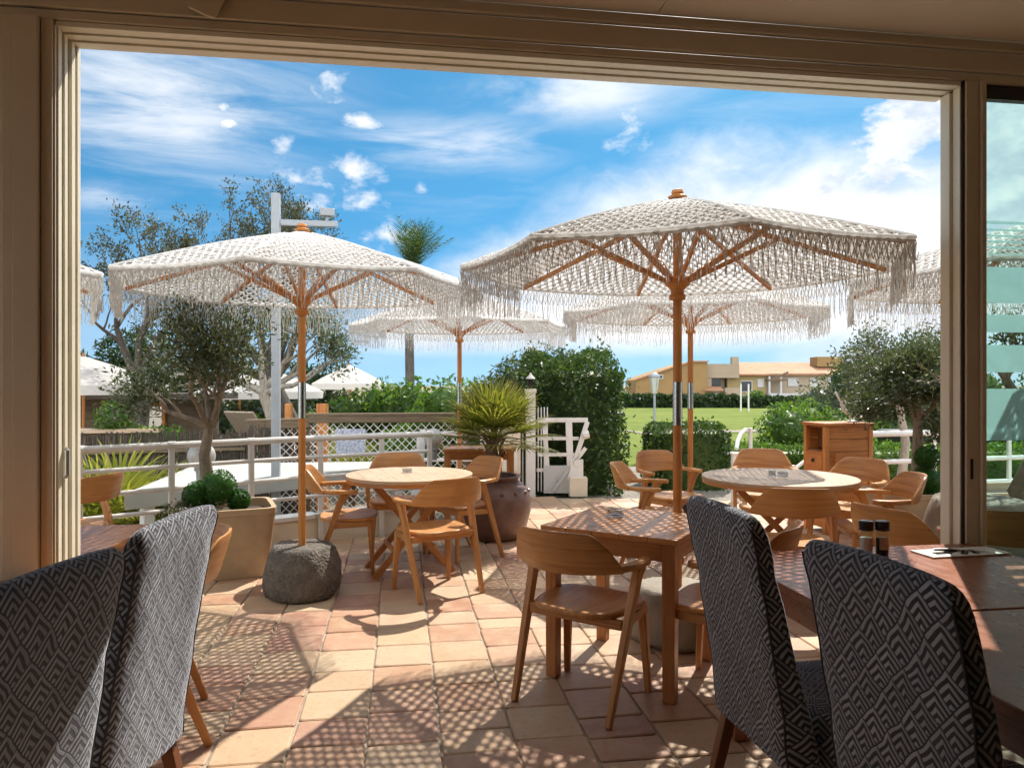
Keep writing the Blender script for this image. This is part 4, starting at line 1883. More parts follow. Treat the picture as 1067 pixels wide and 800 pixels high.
pot = thing('clay_pot', 'big round brown clay pot with studs round its shoulder', 'plant pot', (-.16, 6.98, 0))
mb = MB()
mb.lathe([(.20, 0), (.235, .01), (.30, .12), (.338, .26), (.342, .36), (.31, .46), (.245, .525), (.215, .54), (.225, .565), (.245, .58), (.235, .595), (.205, .59), (.195, .53), (.18, .50), (.01, .50)], 40)
mb.build('vessel', M['clay'], pot, 0, 45)
mb = MB()
for k in range(14):
    a = 2 * math.pi * k / 14
    mb.lathe([(.022, 0), (.018, .012), (.004, .018)], 8, (0, 0, 0))
    nv = 24
    for i in range(len(mb.v) - nv, len(mb.v)):
        x, y, z = mb.v[i]
        q = Vector((.314 + z, y, .445 + x))
        mb.v[i] = (q.x * math.cos(a) - q.y * math.sin(a), q.x * math.sin(a) + q.y * math.cos(a), q.z)
mb.build('stud', M['clay'], pot)
mb = MB()
mb.lathe([(.19, .50), (.18, .52), (.06, .54), (.01, .545)], 20)
mb.build('soil', M['soil'], pot)

def fan_palm(label, loc, trunk_h, nfr, flen, blade, mat, seed, cat='palm', tr=.05, spread=(-.35, 1.35), group=None):
    rn = random.Random(seed)
    t = thing('fan_palm', label, cat, loc, 0, group)
    mb = MB()
    pts = []
    for i in range(7):
        h = i / 6
        pts.append((.01 * math.sin(h * 5), 0, trunk_h * h))
    mb.tube(pts, [tr * 1.1, tr, tr * 1.05, tr * 1.15, tr * 1.25, tr * 1.15, tr * .6], 12)
    for k in range(46):
        a = rn.random() * 6.28
        z = trunk_h * rn.uniform(.25, .98)
        b = Vector((tr * math.cos(a), tr * math.sin(a), z))
        mb.beam(b, b + Vector((math.cos(a) * tr * .8, math.sin(a) * tr * .8, tr * 1.3)), tr * .5, tr * .16, tr * .15, tr * .08)
    mb.build('trunk', M['palm_bark'], t)
    V = []
    Fc = []
    st = MB()
    for k in range(nfr):
        a = k * 2.4 + rn.uniform(-.3, .3)
        el = spread[0] + (spread[1] - spread[0]) * (k / max(1, nfr - 1)) ** .8 + rn.uniform(-.1, .1)
        L = flen * rn.uniform(.8, 1.1)
        d = Vector((math.cos(a) * math.cos(el), math.sin(a) * math.cos(el), math.sin(el)))
        p0 = Vector((0, 0, trunk_h * .96))
        p1 = p0 + d * L * .55
        tip = p1 + Vector((0, 0, -.02))
        st.tube([p0, p0.lerp(p1, .5) + Vector((0, 0, .02)), tip], [.008, .006, .004], 5)
        side = d.cross(Vector((0, 0, 1)))
        if side.length < .1:
            side = Vector((1, 0, 0))
        side.normalize()
        up = side.cross(d)
        nb = 22
        for j in range(nb):
            th = (-1 + 2 * j / (nb - 1)) * 1.75
            dd = (d * math.cos(th) + side * math.sin(th) + up * .10 * abs(math.sin(th))).normalized()
            bl = blade * (1 - .28 * abs(th) / 1.75) * rn.uniform(.88, 1.08)
            w = .017 * blade / .42
            droop = .16 * bl
            nn = dd.cross(up).normalized()
            q = [tip, tip + dd * bl * .5 + Vector((0, 0, -droop * .15)), tip + dd * bl * .82 + Vector((0, 0, -droop * .55)), tip + dd * bl + Vector((0, 0, -droop))]
            ws = [w * .35, w, w * .55, .001]
            o = len(V)
            for m_, ww in zip(q, ws):
                V.extend([tuple(m_ + nn * ww * .5), tuple(m_ + up * ww * .18), tuple(m_ - nn * ww * .5)])
            for i in range(3):
                for e in range(2):
                    Fc.append((o + 3 * i + e, o + 3 * i + e + 1, o + 3 * i + 4 + e, o + 3 * i + 3 + e))
    st.build('stalk', mat, t)
    np_mesh('frond', V, Fc, mat, t)
    return t


fan_palm('bushy fan palm growing in the big round clay pot by the gate', (-.17, 6.98, .50), .42, 36, .54, .45, M['palm_leaf'], 3, 'palm', .062, (-.15, 1.4))


def planter(label, x, y, rz, wb, wt, h, mat, d=None, dt=None):
    d = d or wb
    dt = dt or wt
    t = thing('planter', label, 'planter', (x, y, 0), rz)
    mb = MB()
    def rr(w, dd, z):
        return [(px, py, z) for px, py in sup(w / 2, dd / 2, 32, 9)]
    mb.loft([rr(wb, d, 0), rr(wt * .98, dt * .98, h - .05), rr(wt, dt, h - .045), rr(wt, dt, h), rr(wt - .07, dt - .07, h), rr(wt - .09, dt - .09, h - .09), rr(.02, .02, h - .09)])
    mb.build('tub', mat, t, 0, 40)
    mb = MB()
    mb.loft([rr(wt - .095, dt - .095, h - .085), rr(wt - .12, dt - .12, h - .06), rr(.02, .02, h - .05)])
    mb.build('soil', M['soil'], t)
    return t


planter('square tan planter tub under the olive tree, left of the stone base', -2.17, 5.72, R(24), .50, .62, .52, M['planter'])
planter('long tan planter behind the right round table, by the door post', 4.25, 6.75, TH, 1.9, 2.0, .50, M['planter'], .6, .66)


def ball_topiary(label, loc, balls, n, seed, group=None, leaf=.016):
    t = thing('ball_topiary', label, 'topiary', loc, 0, group)
    rn = np.random.default_rng(seed)
    pts = []
    core = MB()
    for (x, y, z, r) in balls:
        d = rn.normal(size=(n, 3))
        d /= np.linalg.norm(d, axis=1)[:, None]
        rr = r * (1 - .18 * rn.random(n) ** 2)
        pts.append(d * rr[:, None] + np.array([x, y, z]))
        core.lathe([(r * .8 * math.sin(math.pi * i / 8), -r * .8 * math.cos(math.pi * i / 8)) for i in range(1, 8)], 12, (x, y, z))
    core.build('foliage_core', M['box_leaf'], t)
    leaf_mesh('foliage', np.concatenate(pts), leaf, leaf * .6, M['box_leaf'], t)
    mb = MB()
    mb.tube([(0, 0, -.06), (0, 0, balls[-1][2])], .015, 6)
    mb.build('stem', M['bark'], t)
    return t


ball_topiary('bright green clipped topiary balls in the square tan planter', (-2.26, 5.60, .47), [(-.10, -.04, .14, .115), (.045, -.02, .20, .135), (.19, 0, .10, .085)], 1500, 4)
ball_topiary('dark green two tiered clipped topiary in the long tan planter', (3.68, 6.55, .46), [(0, 0, .12, .15), (0, 0, .34, .105)], 1800, 5)

# trailing weed in the planter
pts = []
for k in range(9):
    a = rng.random() * 6.28
    for i in range(12):
        r = .05 + .022 * i
        pts.append((r * math.cos(a + .05 * i), r * math.sin(a + .05 * i), .10 - .008 * i + .02 * math.sin(i)))
wd = thing('trailing_plant', 'thin leafed plant spilling over the left rim of the square planter', 'plant', (-2.40, 5.55, .47))
leaf_mesh('foliage', np.repeat(np.array(pts), 5, 0) + nrg.normal(size=(len(pts) * 5, 3)) * .02, .035, .012, M['olive_leaf'], wd)
mb = MB()
for k in range(5):
    a = k * 1.25
    mb.tube([(0, 0, -.05), (.08 * math.cos(a), .08 * math.sin(a), .1), (.22 * math.cos(a), .22 * math.sin(a), .04)], .004, 4)
mb.build('stem', M['bark'], wd)

# waiter cabinet
cb = thing('cabinet', 'wooden slatted waiter station cabinet with a dark open cubby on top', 'cabinet', (3.24, 7.35, 0), R(11))
W_, D_, H_ = .50, .34, 1.06
T = M['post_wood']
mb = MB()
nb = 8
bh = (H_ - .07) / nb
# back, right side (planks) and inner partition
for i in range(nb):
    mb.box((0, D_ / 2 - .011, .05 + bh * (i + .5)), (W_ - .05, .02, bh - .004))
    mb.box((-W_ / 2 + .011, 0, .05 + bh * (i + .5)), (.02, D_ - .05, bh - .004)) if i < nb - 2 else None
    mb.box((W_ / 2 - .011, 0, .05 + bh * (i + .5)), (.02, D_ - .05, bh - .004))
    if i < nb:
        mb.box((.0, -D_ / 2 + .011, .05 + bh * (i + .5)), (W_ - .052, .02, bh - .004))
mb.build('plank_side', T, cb, .002)
mb = MB()
for sx in (-1, 1):
    for sy in (-1, 1):
        mb.box((sx * (W_ / 2 - .012), sy * (D_ / 2 - .012), (H_ - .02) / 2), (.045, .045, H_ - .02))
mb.build('corner_post', T, cb, .003)
mb = MB()
mb.box((0, 0, H_ - .004), (W_ + .05, D_ + .05, .028))
mb.build('top', T, cb, .004)
mb = MB()
for zz in (H_ - .032, H_ - .262):
    mb.box((-.05, 0, zz), (W_ - .12, D_ - .06, .014))
mb.box((-.12, 0, H_ - .145), (.012, D_ - .06, .21))
mb.build('cubby', M['dark_leg'], cb)
for i in range(3):
    dr = MB().box((-W_ / 2 - .004, 0, .68 - .215 * i), (.022, D_ - .08, .195)).build('drawer', T, cb, .003)
    MB().lathe([(.012, 0), (.02, .012), (.014, .02), (.004, .022)], 10).build('knob', M['black'], dr)
    kb = dr.children[0]
    kb.location = (-W_ / 2 - .016, 0, .70 - .215 * i)
    kb.rotation_euler = (0, R(-90), 0)
mb = MB()
for i in range(5):
    mb.box((.02, -D_ / 2 - .008, .20 + .13 * i), (W_ - .16, .018, .126))
mb.build('door', T, cb, .003)

# ================================================================ vegetation
def grow(mb, tips, p, d, L, r, depth, rn, spread=.55, up=.12, shrink=.74, kids=(2, 3)):
    n = 3
    pts = [p]
    rs = [r]
    q = Vector(p)
    dd = Vector(d)
    for i in range(n):
        dd = (dd + Vector((rn.gauss(0, .16), rn.gauss(0, .16), rn.gauss(0, .12) + up * .3))).normalized()
        q = q + dd * (L / n)
        pts.append(Vector(q))
        rs.append(r * (1 - .42 * (i + 1) / n))
    mb.tube(pts, rs, 7 if depth > 2 else (5 if depth > 0 else 3), False)
    if depth <= 1:
        tips.extend([(pts[1], dd), (pts[2], dd), (pts[3], dd)])
    if depth == 0:
        return
    for k in range(rn.randint(*kids)):
        nd = (dd + Vector((rn.gauss(0, spread), rn.gauss(0, spread), rn.gauss(0, spread * .8) + up))).normalized()
        st = pts[-1] if k < 2 else pts[2]
        grow(mb, tips, st, nd, L * shrink * rn.uniform(.8, 1.15), rs[-1] * .85, depth - 1, rn, spread, up, shrink, kids)


def tree(name, label, cat, loc, seed, trunk, limbs, L, r, depth, leaf, leafmat, bark, leaves_per_tip, scatter, spread=.55, up=.12, shrink=.74, group=None, kids=(2, 3), extra=None):
    """trunk: list of points (local), limbs: start directions at the trunk's top"""
    rn = random.Random(seed)
    t = thing(name, label, cat, loc, 0, group)
    mb = MB()
    tips = []
    n = len(trunk)
    rs = [r * (1.25 - .5 * i / (n - 1)) for i in range(n)]
    mb.tube(trunk, rs, 10)
    for d in limbs:
        grow(mb, tips, Vector(trunk[-1]), Vector(d).normalized(), L * rn.uniform(.85, 1.15), r * .55, depth, rn, spread, up, shrink, kids)
    mb.build('trunk', bark, t, 0, 60)
    P = np.array([tuple(a) for a, b in tips])
    D = np.array([tuple(b) for a, b in tips])
    P = np.repeat(P, leaves_per_tip, 0)
    D = np.repeat(D, leaves_per_tip, 0)
    P = P + nrg.normal(size=P.shape) * scatter
    leaf_mesh('crown', P, leaf[0], leaf[1], leafmat, t, 0, D)
    return t


# young olive at left in the planter
tree('olive_tree', 'young olive tree with grey green crown in the square planter at left', 'tree', (-2.44, 5.88, .44), 21,
     [(0, 0, 0), (.02, 0, .22), (-.01, .01, .45), (.03, 0, .66)], [(-.8, -.1, .62), (.25, .1, 1), (.5, -.3, .75), (-.3, .35, .9), (-.55, .2, .35), (.05, -.4, .8)],
     .36, .050, 3, (.055, .014), M['olive_leaf'], M['bark'], 17, .075, .66, .07, .78)
# round headed trees at right
tree('olive_tree', 'round headed olive tree on a straight trunk in the long tan planter', 'tree', (3.72, 6.78, .42), 8,
     [(0, 0, 0), (.0, 0, .25), (.01, .01, .5), (.0, 0, .70)], [(-.6, -.1, .75), (.25, .1, 1), (.55, -.3, .75), (-.3, .5, .8), (.45, .4, .75), (-.2, -.5, .8), (0, 0, 1), (-.45, .3, .8)],
     .27, .050, 3, (.05, .018), M['olive_leaf'], M['bark'], 26, .062, .62, .03, .74)
tree('olive_tree', 'bushy tree with pale forked trunk rising behind the wooden cabinet', 'tree', (4.62, 8.75, -.25), 14,
     [(0, 0, 0), (-.02, 0, .5), (.05, .01, 1.0), (-.03, 0, 1.42)], [(-.5, -.1, .6), (.25, .1, 1), (.5, -.3, .7), (-.3, .4, .9), (.1, -.4, .8), (-.7, .1, .9)],
     .40, .052, 3, (.055, .02), M['olive_leaf'], M['pale_bark'], 12, .07, .60, .05, .74)
tree('olive_tree', 'gnarled olive trunk seen through the clear part of the sliding door', 'tree', (4.10, 5.85, .10), 33,
     [(0, 0, 0), (.08, 0, .25), (-.05, .02, .5), (.06, .0, .75), (.02, 0, 1.05)], [(-.7, -.1, .5), (.5, .1, .9), (.4, -.4, .6), (-.3, .5, .7), (0, .2, 1)],
     .36, .10, 3, (.05, .015), M['olive_leaf'], M['bark'], 8, .06, .6, .05)
planter('square tan planter holding the gnarled olive beyond the glass door', 4.10, 5.85, R(10), .60, .72, .32, M['planter'])

# tall sparse trees on the lower terrace
GT = 'tall sparse trees beyond the fence'
tree('tamarisk_tree', 'tall bare limbed tree at left, its thin upper branches against the sky', 'tree', (-4.0, 14.5, -.9), 5,
     [(0, 0, 0), (-.10, 0, .9), (-.40, .05, 1.7), (-.70, 0, 2.4)], [(-.7, .1, .9), (-.2, .2, 1.1), (.35, -.1, 1.1), (-1.1, 0, .5), (.75, .1, .75), (-.5, -.3, 1.0)],
     1.14, .19, 5, (.070, .028), M['grey_leaf'], M['grey_bark'], 5, .05, .46, .16, .73, GT)
tree('tamarisk_tree', 'smaller sparse tree at far left beside the door jamb', 'tree', (-6.75, 13.2, -.9), 17,
     [(0, 0, 0), (.05, 0, 1.0), (.12, .05, 1.9), (.05, 0, 2.5)], [(-.5, .1, .9), (.5, .2, .9), (.15, -.2, 1.0), (.9, 0, .3)],
     .92, .14, 5, (.070, .028), M['grey_leaf'], M['grey_bark'], 5, .05, .48, .12, .74, GT)
tree('tamarisk_tree', 'leafy tree with leaning pale trunk just right of the light mast', 'tree', (-3.75, 13.0, -.9), 9,
     [(0, 0, 0), (-.08, 0, .9), (-.40, .05, 1.5), (-.62, 0, 2.2)], [(.9, .1, .45), (-.2, .2, 1), (-.9, .1, .45), (.5, -.2, .7), (1.2, 0, .05)],
     .72, .13, 4, (.085, .032), M['olive_leaf'], M['pale_bark'], 7, .12, .55, .06, .74, GT)

# tall feather palm
def feather_palm(label, loc, H, n, fl, seed):
    rn = random.Random(seed)
    t = thing('palm_tree', label, 'palm', loc)
    mb = MB()
    mb.tube([(0, 0, 0), (.05, 0, H * .3), (.02, 0, H * .65), (.10, 0, H)], [.17, .13, .12, .10], 10)
    mb.build('trunk', M['grey_bark'], t)
    V = []
    Fc = []
    for k in range(n):
        a = k * 2.4
        el = .92 + .63 * (k / n)
        L = fl * rn.uniform(.85, 1.1)
        d = Vector((math.cos(a) * math.cos(el) + .05, math.sin(a) * math.cos(el), math.sin(el))).normalized()
        p = Vector((.1, 0, H - .1))
        m = 12
        for i in range(m):
            p2 = p + d * (L / m)
            d = (d + Vector((.022, 0, -.030))).normalized()
            side = d.cross(Vector((0, 0, 1))).normalized()
            ll = .42 * math.sin(math.pi * min(1, (i + 1.2) / (m + 1))) + .05
            for s in (-1, 1):
                for h in (0, .5):
                    if rn.random() < .25:
                        continue
                    b = p.lerp(p2, h + rn.uniform(-.1, .1))
                    tip = b + (side * s * .75 + d * .9 + Vector((0, 0, -.22))) * ll
                    w = d * .017
                    o = len(V)
                    V.extend([tuple(b - w), tuple(b + w), tuple(tip)])
                    Fc.append((o, o + 1, o + 2))
            o = len(V)
            V.extend([tuple(p), tuple(p + Vector((0, 0, .03))), tuple(p2)])
            Fc.append((o, o + 1, o + 2))
            p = p2
    np_mesh('frond', V, Fc, M['far_palm_leaf'], t)
    return t


feather_palm('tall slender palm rising behind the left parasol, fronds blown to the right', (-2.80, 20.0, -.9), 5.5, 30, 1.40, 6)


# bushes and hedges
def bush(name, label, cat, loc, clumps, n, leaf, mat, seed, group=None, core=True):
    t = thing(name, label, cat, loc, 0, group)
    rn = np.random.default_rng(seed)
    rp_ = random.Random(seed)
    pts = []
    cm = MB()
    tot = sum(a * b + b * c_ + a * c_ for (_, _, _, a, b, c_) in clumps)
    for (x, y, z, a, b, c_) in clumps:
        k = int(n * (a * b + b * c_ + a * c_) / tot)
        d = rn.normal(size=(k, 3))
        d /= np.linalg.norm(d, axis=1)[:, None]
        lump = 1 + .16 * np.sin(d[:, 0] * 5 + x * 7) * np.sin(d[:, 2] * 6 + z * 3 + seed) + .08 * np.sin(d[:, 1] * 11 + d[:, 0] * 9)
        rr = lump * (1.04 - .40 * rn.random(k) ** 1.6)
        pts.append(d * rr[:, None] * np.array([a, b, c_]) + np.array([x, y, z]))
        if core:
            o = len(cm.v)
            cm.lathe([(math.sin(math.pi * i / 8), -math.cos(math.pi * i / 8)) for i in range(1, 8)], 14)
            for i in range(o, len(cm.v)):
                q = cm.v[i]
                w = .70 + .06 * math.sin(q[0] * 9 + q[2] * 5)
                cm.v[i] = (q[0] * a * w + x, q[1] * b * w + y, q[2] * c_ * w + z)
    if core:
        cm.build('foliage_core', mat, t)
    P = np.concatenate(pts)
    leaf_mesh('foliage', P, leaf[0], leaf[1], mat, t)
    return t


def cl(n, xr, yr, zr, ar, seed):
    rn = random.Random(seed)
    return [(rn.uniform(*xr), rn.uniform(*yr), rn.uniform(*zr), rn.uniform(*ar), rn.uniform(*ar), rn.uniform(*ar) * .9) for _ in range(n)]


def hedge(name, label, cat, loc, size, n, leaf, mat, seed, rough=.10, rz=0.0, sprays=0, group=None):
    """clipped hedge: leaves over the faces of a rounded block, uneven by bumps"""
    t = thing(name, label, cat, loc, rz, group)
    rn = np.random.default_rng(seed)
    a, b, c_ = size
    k = int(n * 1.0)
    areas = np.array([b * c_, b * c_, a * c_, a * c_, a * b * 1.3])
    f = rn.choice(5, size=k, p=areas / areas.sum())
    u = rn.random((k, 3))
    P = (u - np.array([.5, .5, 0])) * np.array([a, b, c_])
    P[f == 0, 0] = -a / 2
    P[f == 1, 0] = a / 2
    P[f == 2, 1] = -b / 2
    P[f == 3, 1] = b / 2
    P[f == 4, 2] = c_
    nx = np.zeros((k, 3))
    nx[f == 0, 0] = -1
    nx[f == 1, 0] = 1
    nx[f == 2, 1] = -1
    nx[f == 3, 1] = 1
    nx[f == 4, 2] = 1
    # round the edges
    q = np.abs(P / np.array([a / 2, b / 2, 1.0]))[:, :2].max(1)
    P[:, 2] -= .10 * c_ * np.clip((q - .75) / .25, 0, 1) ** 2 * (P[:, 2] / c_) ** 3
    bump = np.sin(P[:, 0] * 6.1 + seed) * np.sin(P[:, 2] * 5.3 + 1) + np.sin(P[:, 1] * 7.7) * np.sin(P[:, 0] * 3.1 + P[:, 2] * 4) * .7
    P += nx * (bump * rough * .5 - rn.random(k) ** 2 * rough * 1.6 + rough * .2)[:, None]
    sprig = rn.random(k) < .05
    P[sprig] += (nx[sprig] + rn.normal(size=(int(sprig.sum()), 3)) * .3) * (rn.random(int(sprig.sum())) * rough * 1.3)[:, None]
    leaf_mesh('foliage', P, leaf[0], leaf[1], mat, t, 0, nx * .4, .6)
    mb = MB()
    m = .82
    g = 10
    ring = lambda s, z: [(x * s, y * s, z) for x, y in sup(a / 2 - rough * .9, b / 2 - rough * .9, 24, 6)]
    mb.loft([ring(1, 0), ring(1, c_ * .6), ring(.97, c_ - rough * 1.6), ring(.85, c_ - rough * 1.1), ring(.1, c_ - rough)])
    mb.build('foliage_core', mat, t)
    return t


hedge('tall_hedge', 'tall dense dark hedge with a straight right edge behind the white gate', 'hedge', (.80, 11.0, -.08), (1.35, 2.4, 1.90), 16000, (.075, .035), M['hedge_leaf'], 2, .17)
bush('conifer_bush', 'feathery olive green bush leaning out of the tall hedge behind the gate', 'bush', (.18, 10.7, 0), [(0, 0, 1.25, .48, .5, .62), (.45, -.1, 1.55, .45, .4, .42), (-.4, .2, .95, .42, .5, .75), (.35, -.3, .9, .4, .4, .6)], 6500, (.11, .022), M['conifer_leaf'], 3)
GB = 'bushes along the beach side'
bush('leafy_bush', 'bright leafy bush behind the potted palm, left of the tall hedge', 'bush', (-.95, 13.2, -.6), cl(9, (-.9, .8), (-.4, .5), (.5, 1.75), (.45, .75), 4), 7000, (.11, .05), M['bush_leaf'], 5, GB)
bush('leafy_bush', 'bright leafy bush at the foot of the tall palm trunk', 'bush', (-2.75, 16.5, -.7), cl(9, (-1.1, 1.2), (-.4, .5), (.4, 1.7), (.5, .8), 6), 6000, (.13, .06), M['bush_leaf'], 7, GB)
bush('leafy_bush', 'low bright bush below the free standing beach parasol', 'bush', (-4.9, 18.0, -.8), cl(9, (-1.6, 1.6), (-.4, .5), (.3, 1.2), (.45, .8), 8), 5000, (.13, .06), M['bush_leaf'], 9, GB)
bush('leafy_bush', 'dark shrubs behind the sun loungers, left of the olive trunk', 'bush', (-7.6, 19.5, -.8), cl(10, (-2.2, 2.0), (-.5, .5), (.4, 1.6), (.5, .9), 10), 5000, (.14, .06), M['dark_leaf'], 11, GB)
bush('leafy_bush', 'dark shrub mass under the leaning pale trunk', 'bush', (-4.9, 14.6, -.8), cl(8, (-1.3, 1.2), (-.5, .5), (.3, 1.0), (.4, .6), 12), 4500, (.12, .05), M['dark_leaf'], 13, GB)
bush('leafy_bush', 'yellow green plants beside the beach hut post, left of the olive trunk', 'bush', (-5.55, 11.0, -.85), cl(8, (-.40, .4), (-.25, .25), (.9, 1.85), (.22, .36), 14), 3200, (.10, .03), M['bush_leaf'], 15, GB)
bush('pine_tree', 'dark green pine crown at the far left horizon', 'tree', (-15.0, 26, -.8), cl(14, (-1.6, 2.6), (-.5, .5), (1.6, 3.8), (.6, 1.0), 16), 9000, (.26, .07), M['dark_leaf'], 17, None, False)
bush('pine_tree', 'dark tree line to the left behind the beach parasols', 'tree', (-11.0, 31, -.8), cl(12, (-3.6, 4.6), (-.5, .5), (1.0, 2.6), (.8, 1.2), 18), 9000, (.28, .10), M['dark_leaf'], 19, None, False)
for i, (lab, x, y, z, s) in enumerate([('spiky dwarf palm below the railing at far left, in front of the reed screen', -4.15, 7.75, -.75, 1.45), ('spiky dwarf palm beyond the railing, left of the white slab', -4.55, 8.25, -.75, 1.2), ('light green dwarf palm growing under the free beach parasol', -2.95, 13.6, -.8, 1.2), ('dwarf palm tucked behind the lattice, left of the light mast', -4.25, 10.6, -.8, .9)]):
    fan_palm(lab, (x, y, z), .28 * s + .25, 20, .55 * s, .52 * s, M['palm_leaf'] if i != 1 else M['bush_leaf'], 40 + i, 'palm', .06, (-.1, 1.3), 'dwarf palms beyond the railing')

# right side greenery
hedge('clipped_hedge', 'clipped dark box hedge with pale top behind the right parasol poles', 'hedge', (2.55, 10.9, -.08), (1.05, 1.1, .94), 6500, (.055, .03), M['hedge_leaf'], 22, .07)
hedge('clipped_hedge', 'low clipped hedge beyond the white newel post', 'hedge', (3.75, 11.4, -.3), (1.9, .9, .80), 6500, (.055, .03), M['bush_leaf'], 23, .06)
hedge('clipped_hedge', 'low bright hedge behind the white railing on the right', 'hedge', (6.0, 10.2, -.35), (3.4, .8, .95), 8000, (.06, .035), M['bush_leaf'], 24, .07)
GR = 'bushes on the right side'
bush('leafy_bush', 'yellow green bush between the stair handrail and the wooden cabinet', 'bush', (5.75, 13.6, -.5), cl(9, (-.8, .9), (-.4, .5), (.4, 1.25), (.4, .7), 25), 6000, (.10, .045), M['bush_leaf'], 26, GR)
bush('leafy_bush', 'tall dark grey green bush directly behind the wooden cabinet', 'bush', (7.2, 14.8, -.4), cl(10, (-1.0, 1.3), (-.4, .5), (.4, 1.9), (.5, .85), 27), 6500, (.10, .04), M['olive_leaf'], 28, GR)
bush('leafy_bush', 'dark bush behind the young round headed olive on the right', 'bush', (8.4, 14.6, -.4), cl(11, (-1.6, 2.6), (-.4, .5), (.3, 1.9), (.5, .9), 29), 6500, (.11, .045), M['hedge_leaf'], 30, GR)
# container half hidden in the bushes
cbn = thing('bin', 'dark blue grey bin standing behind the white railing at right', 'bin', (5.95, 11.3, -.3), R(-10))
mb = MB()
mb.loft([[(x * .9, y * .9, .0) for x, y in sup(.27, .26, 24, 8)], [(x, y, .98) for x, y in sup(.29, .28, 24, 8)]])
mb.build('body', M['dark_bin'] if 'dark_bin' in M else M['black'], cbn)
mb = MB()
mb.loft([[(x, y, .985) for x, y in sup(.31, .30, 24, 8)], [(x, y, 1.02) for x, y in sup(.31, .30, 24, 8)], [(x * .8, y * .8, 1.05) for x, y in sup(.31, .30, 24, 8)]])
mb.build('lid', M['black'], cbn)
# white curled wire ornament on the cabinet
wo = thing('wire_ornament', 'white curled iron candle holder on top of the wooden cabinet', 'ornament', (3.40, 7.38, 1.072))
mb = MB()
for s in (-1, 1):
    mb.tube([(0, 0, 0), (s * .03, 0, .06), (s * .09, 0, .11), (s * .12, 0, .18), (s * .09, 0, .22), (s * .06, 0, .19)], .009, 6)
mb.tube([(0, 0, 0), (-.05, 0, .10), (-.13, 0, .22), (-.17, 0, .30)], .010, 6)
mb.tube([(0, 0, 0), (.05, 0, .05), (.10, 0, .05)], .010, 6)
mb.build('curl', WH, wo)
mb = MB()
mb.lathe([(.05, 0), (.05, .012), (.02, .02)], 14)
mb.build('foot', WH, wo)

# ================================================================ beach terrace, lamp, houses
for i, (lab, x, y) in enumerate([('beige sun lounger nearest the door jamb, back raised, under the left beach parasol', -6.75, 12.0), ('beige sun lounger right of the first, back raised, beside the dark shrubs', -5.95, 12.1), ('beige sun lounger behind the trunk of the olive tree', -4.15, 12.6)]):
    lo = thing('sun_lounger', lab, 'sun lounger', (x, y, -.02), R(-22), 'sun loungers on the beach terrace')
    mb = MB()
    mb.box((0, .45, .33), (.60, 1.2, .03))
    mb.build('bed', M['cloth'], lo, .005)
    mb = MB()
    mb.beam((0, -.15, .345), (0, -.72, 1.02), .60, .03, None, None, (1, 0, 0))
    mb.build('backrest', M['cloth'], lo, .005)
    for sx in (-1, 1):
        for sy in (-.3, .95):
            MB().box((sx * .27, sy, .157), (.05, .05, .314)).build('leg', M['lattice_wood'], lo)
mb = MB()
mb.box((-6.1, 12.6, -.46), (5.2, 2.9, .86))
struct(mb.build('deck', M['lattice_wood']))
bh = thing('beach_hut', 'dark thatched beach hut with ochre timber posts behind the loungers', 'hut', (-9.0, 15.6, -.86), R(-8))
mb = MB()
mb.box((0, .4, 1.0), (5.5, .12, 2.0))
mb.build('wall', M['lattice_wood'], bh)
mb = MB()
mb.box((0, .1, 2.06), (6.0, 1.4, .12))
mb.build('roof', M['reed'], bh)
mfr = MB()
mfr.box((1.05, .29, 1.35), (.07, .07, 1.0))
mfr.box((1.60, .29, 1.35), (.07, .07, 1.0))
mfr.box((1.325, .29, 1.87), (.62, .07, .08))
mfr.box((1.325, .29, .85), (.62, .07, .06))
mo = mfr.build('mirror_frame', M['post_wood'], bh, .004)
MB().box((1.325, .31, 1.36), (.46, .02, .94)).build('mirror', M['mirror'], mo)
GPST = 'orange timber posts of the beach terrace'
for lab, px, y, w, h in [('orange timber post directly left of the olive trunk', 168, 11.5, .16, 1.05), ('orange timber post left of the steel sleeve of the left parasol', 301, 12.4, .10, 1.98), ('orange timber post right of the left parasol pole', 336, 12.4, .17, 1.98)]:
    p = at(px, 440, y)
    o = MB().box((0, 0, h / 2), (w, .14, h)).build('timber_post', M['post_wood'], None, .006)
    o.location = (p.x, y, -.86)
    tag(o, lab, 'post', GPST)
wall_ = thing('bar_wall', 'low dark bar counter wall with a pale top behind the reed screen', 'wall', (-6.9, 10.6, -.86), R(12))
mb = MB()
mb.box((0, 0, .80), (3.4, .3, 1.6))
mb.build('counter', M['lattice_wood'], wall_)
mb = MB()
mb.box((0, 0, 1.63), (3.5, .45, .05))
mb.build('counter_top', M['teak_pale'], wall_)

# street lamp on the lawn
p = at(682, 475, 14.8)
sl = thing('street_lamp', 'slim grey street lamp with a tapered glass lantern at the edge of the lawn', 'street lamp', (p.x, 14.8, -.06))
mb = MB()
mb.tube([(0, 0, 0), (0, 0, .35), (0, 0, 1.32)], [.034, .026, .022], 10)
mb.build('pole', M['metal_grey'], sl)
mb = MB()
mb.lathe([(.045, 1.32), (.052, 1.34), (.095, 1.62), (.10, 1.64)], 8)
mb.build('lantern', M['lamp_glass'], sl, 0, 20)
mb = MB()
mb.lathe([(.105, 1.641), (.115, 1.65), (.10, 1.69), (.05, 1.73), (.012, 1.745), (.01, 1.77)], 16)
mb.build('lantern_cap', M['metal_grey'], sl)
mb = MB()
for k in range(4):
    a = math.pi / 2 * k + .4
    mb.tube([(.054 * math.cos(a), .054 * math.sin(a), 1.33), (.103 * math.cos(a), .103 * math.sin(a), 1.642)], .006, 5)
mb.build('lantern_frame', M['metal_grey'], sl)

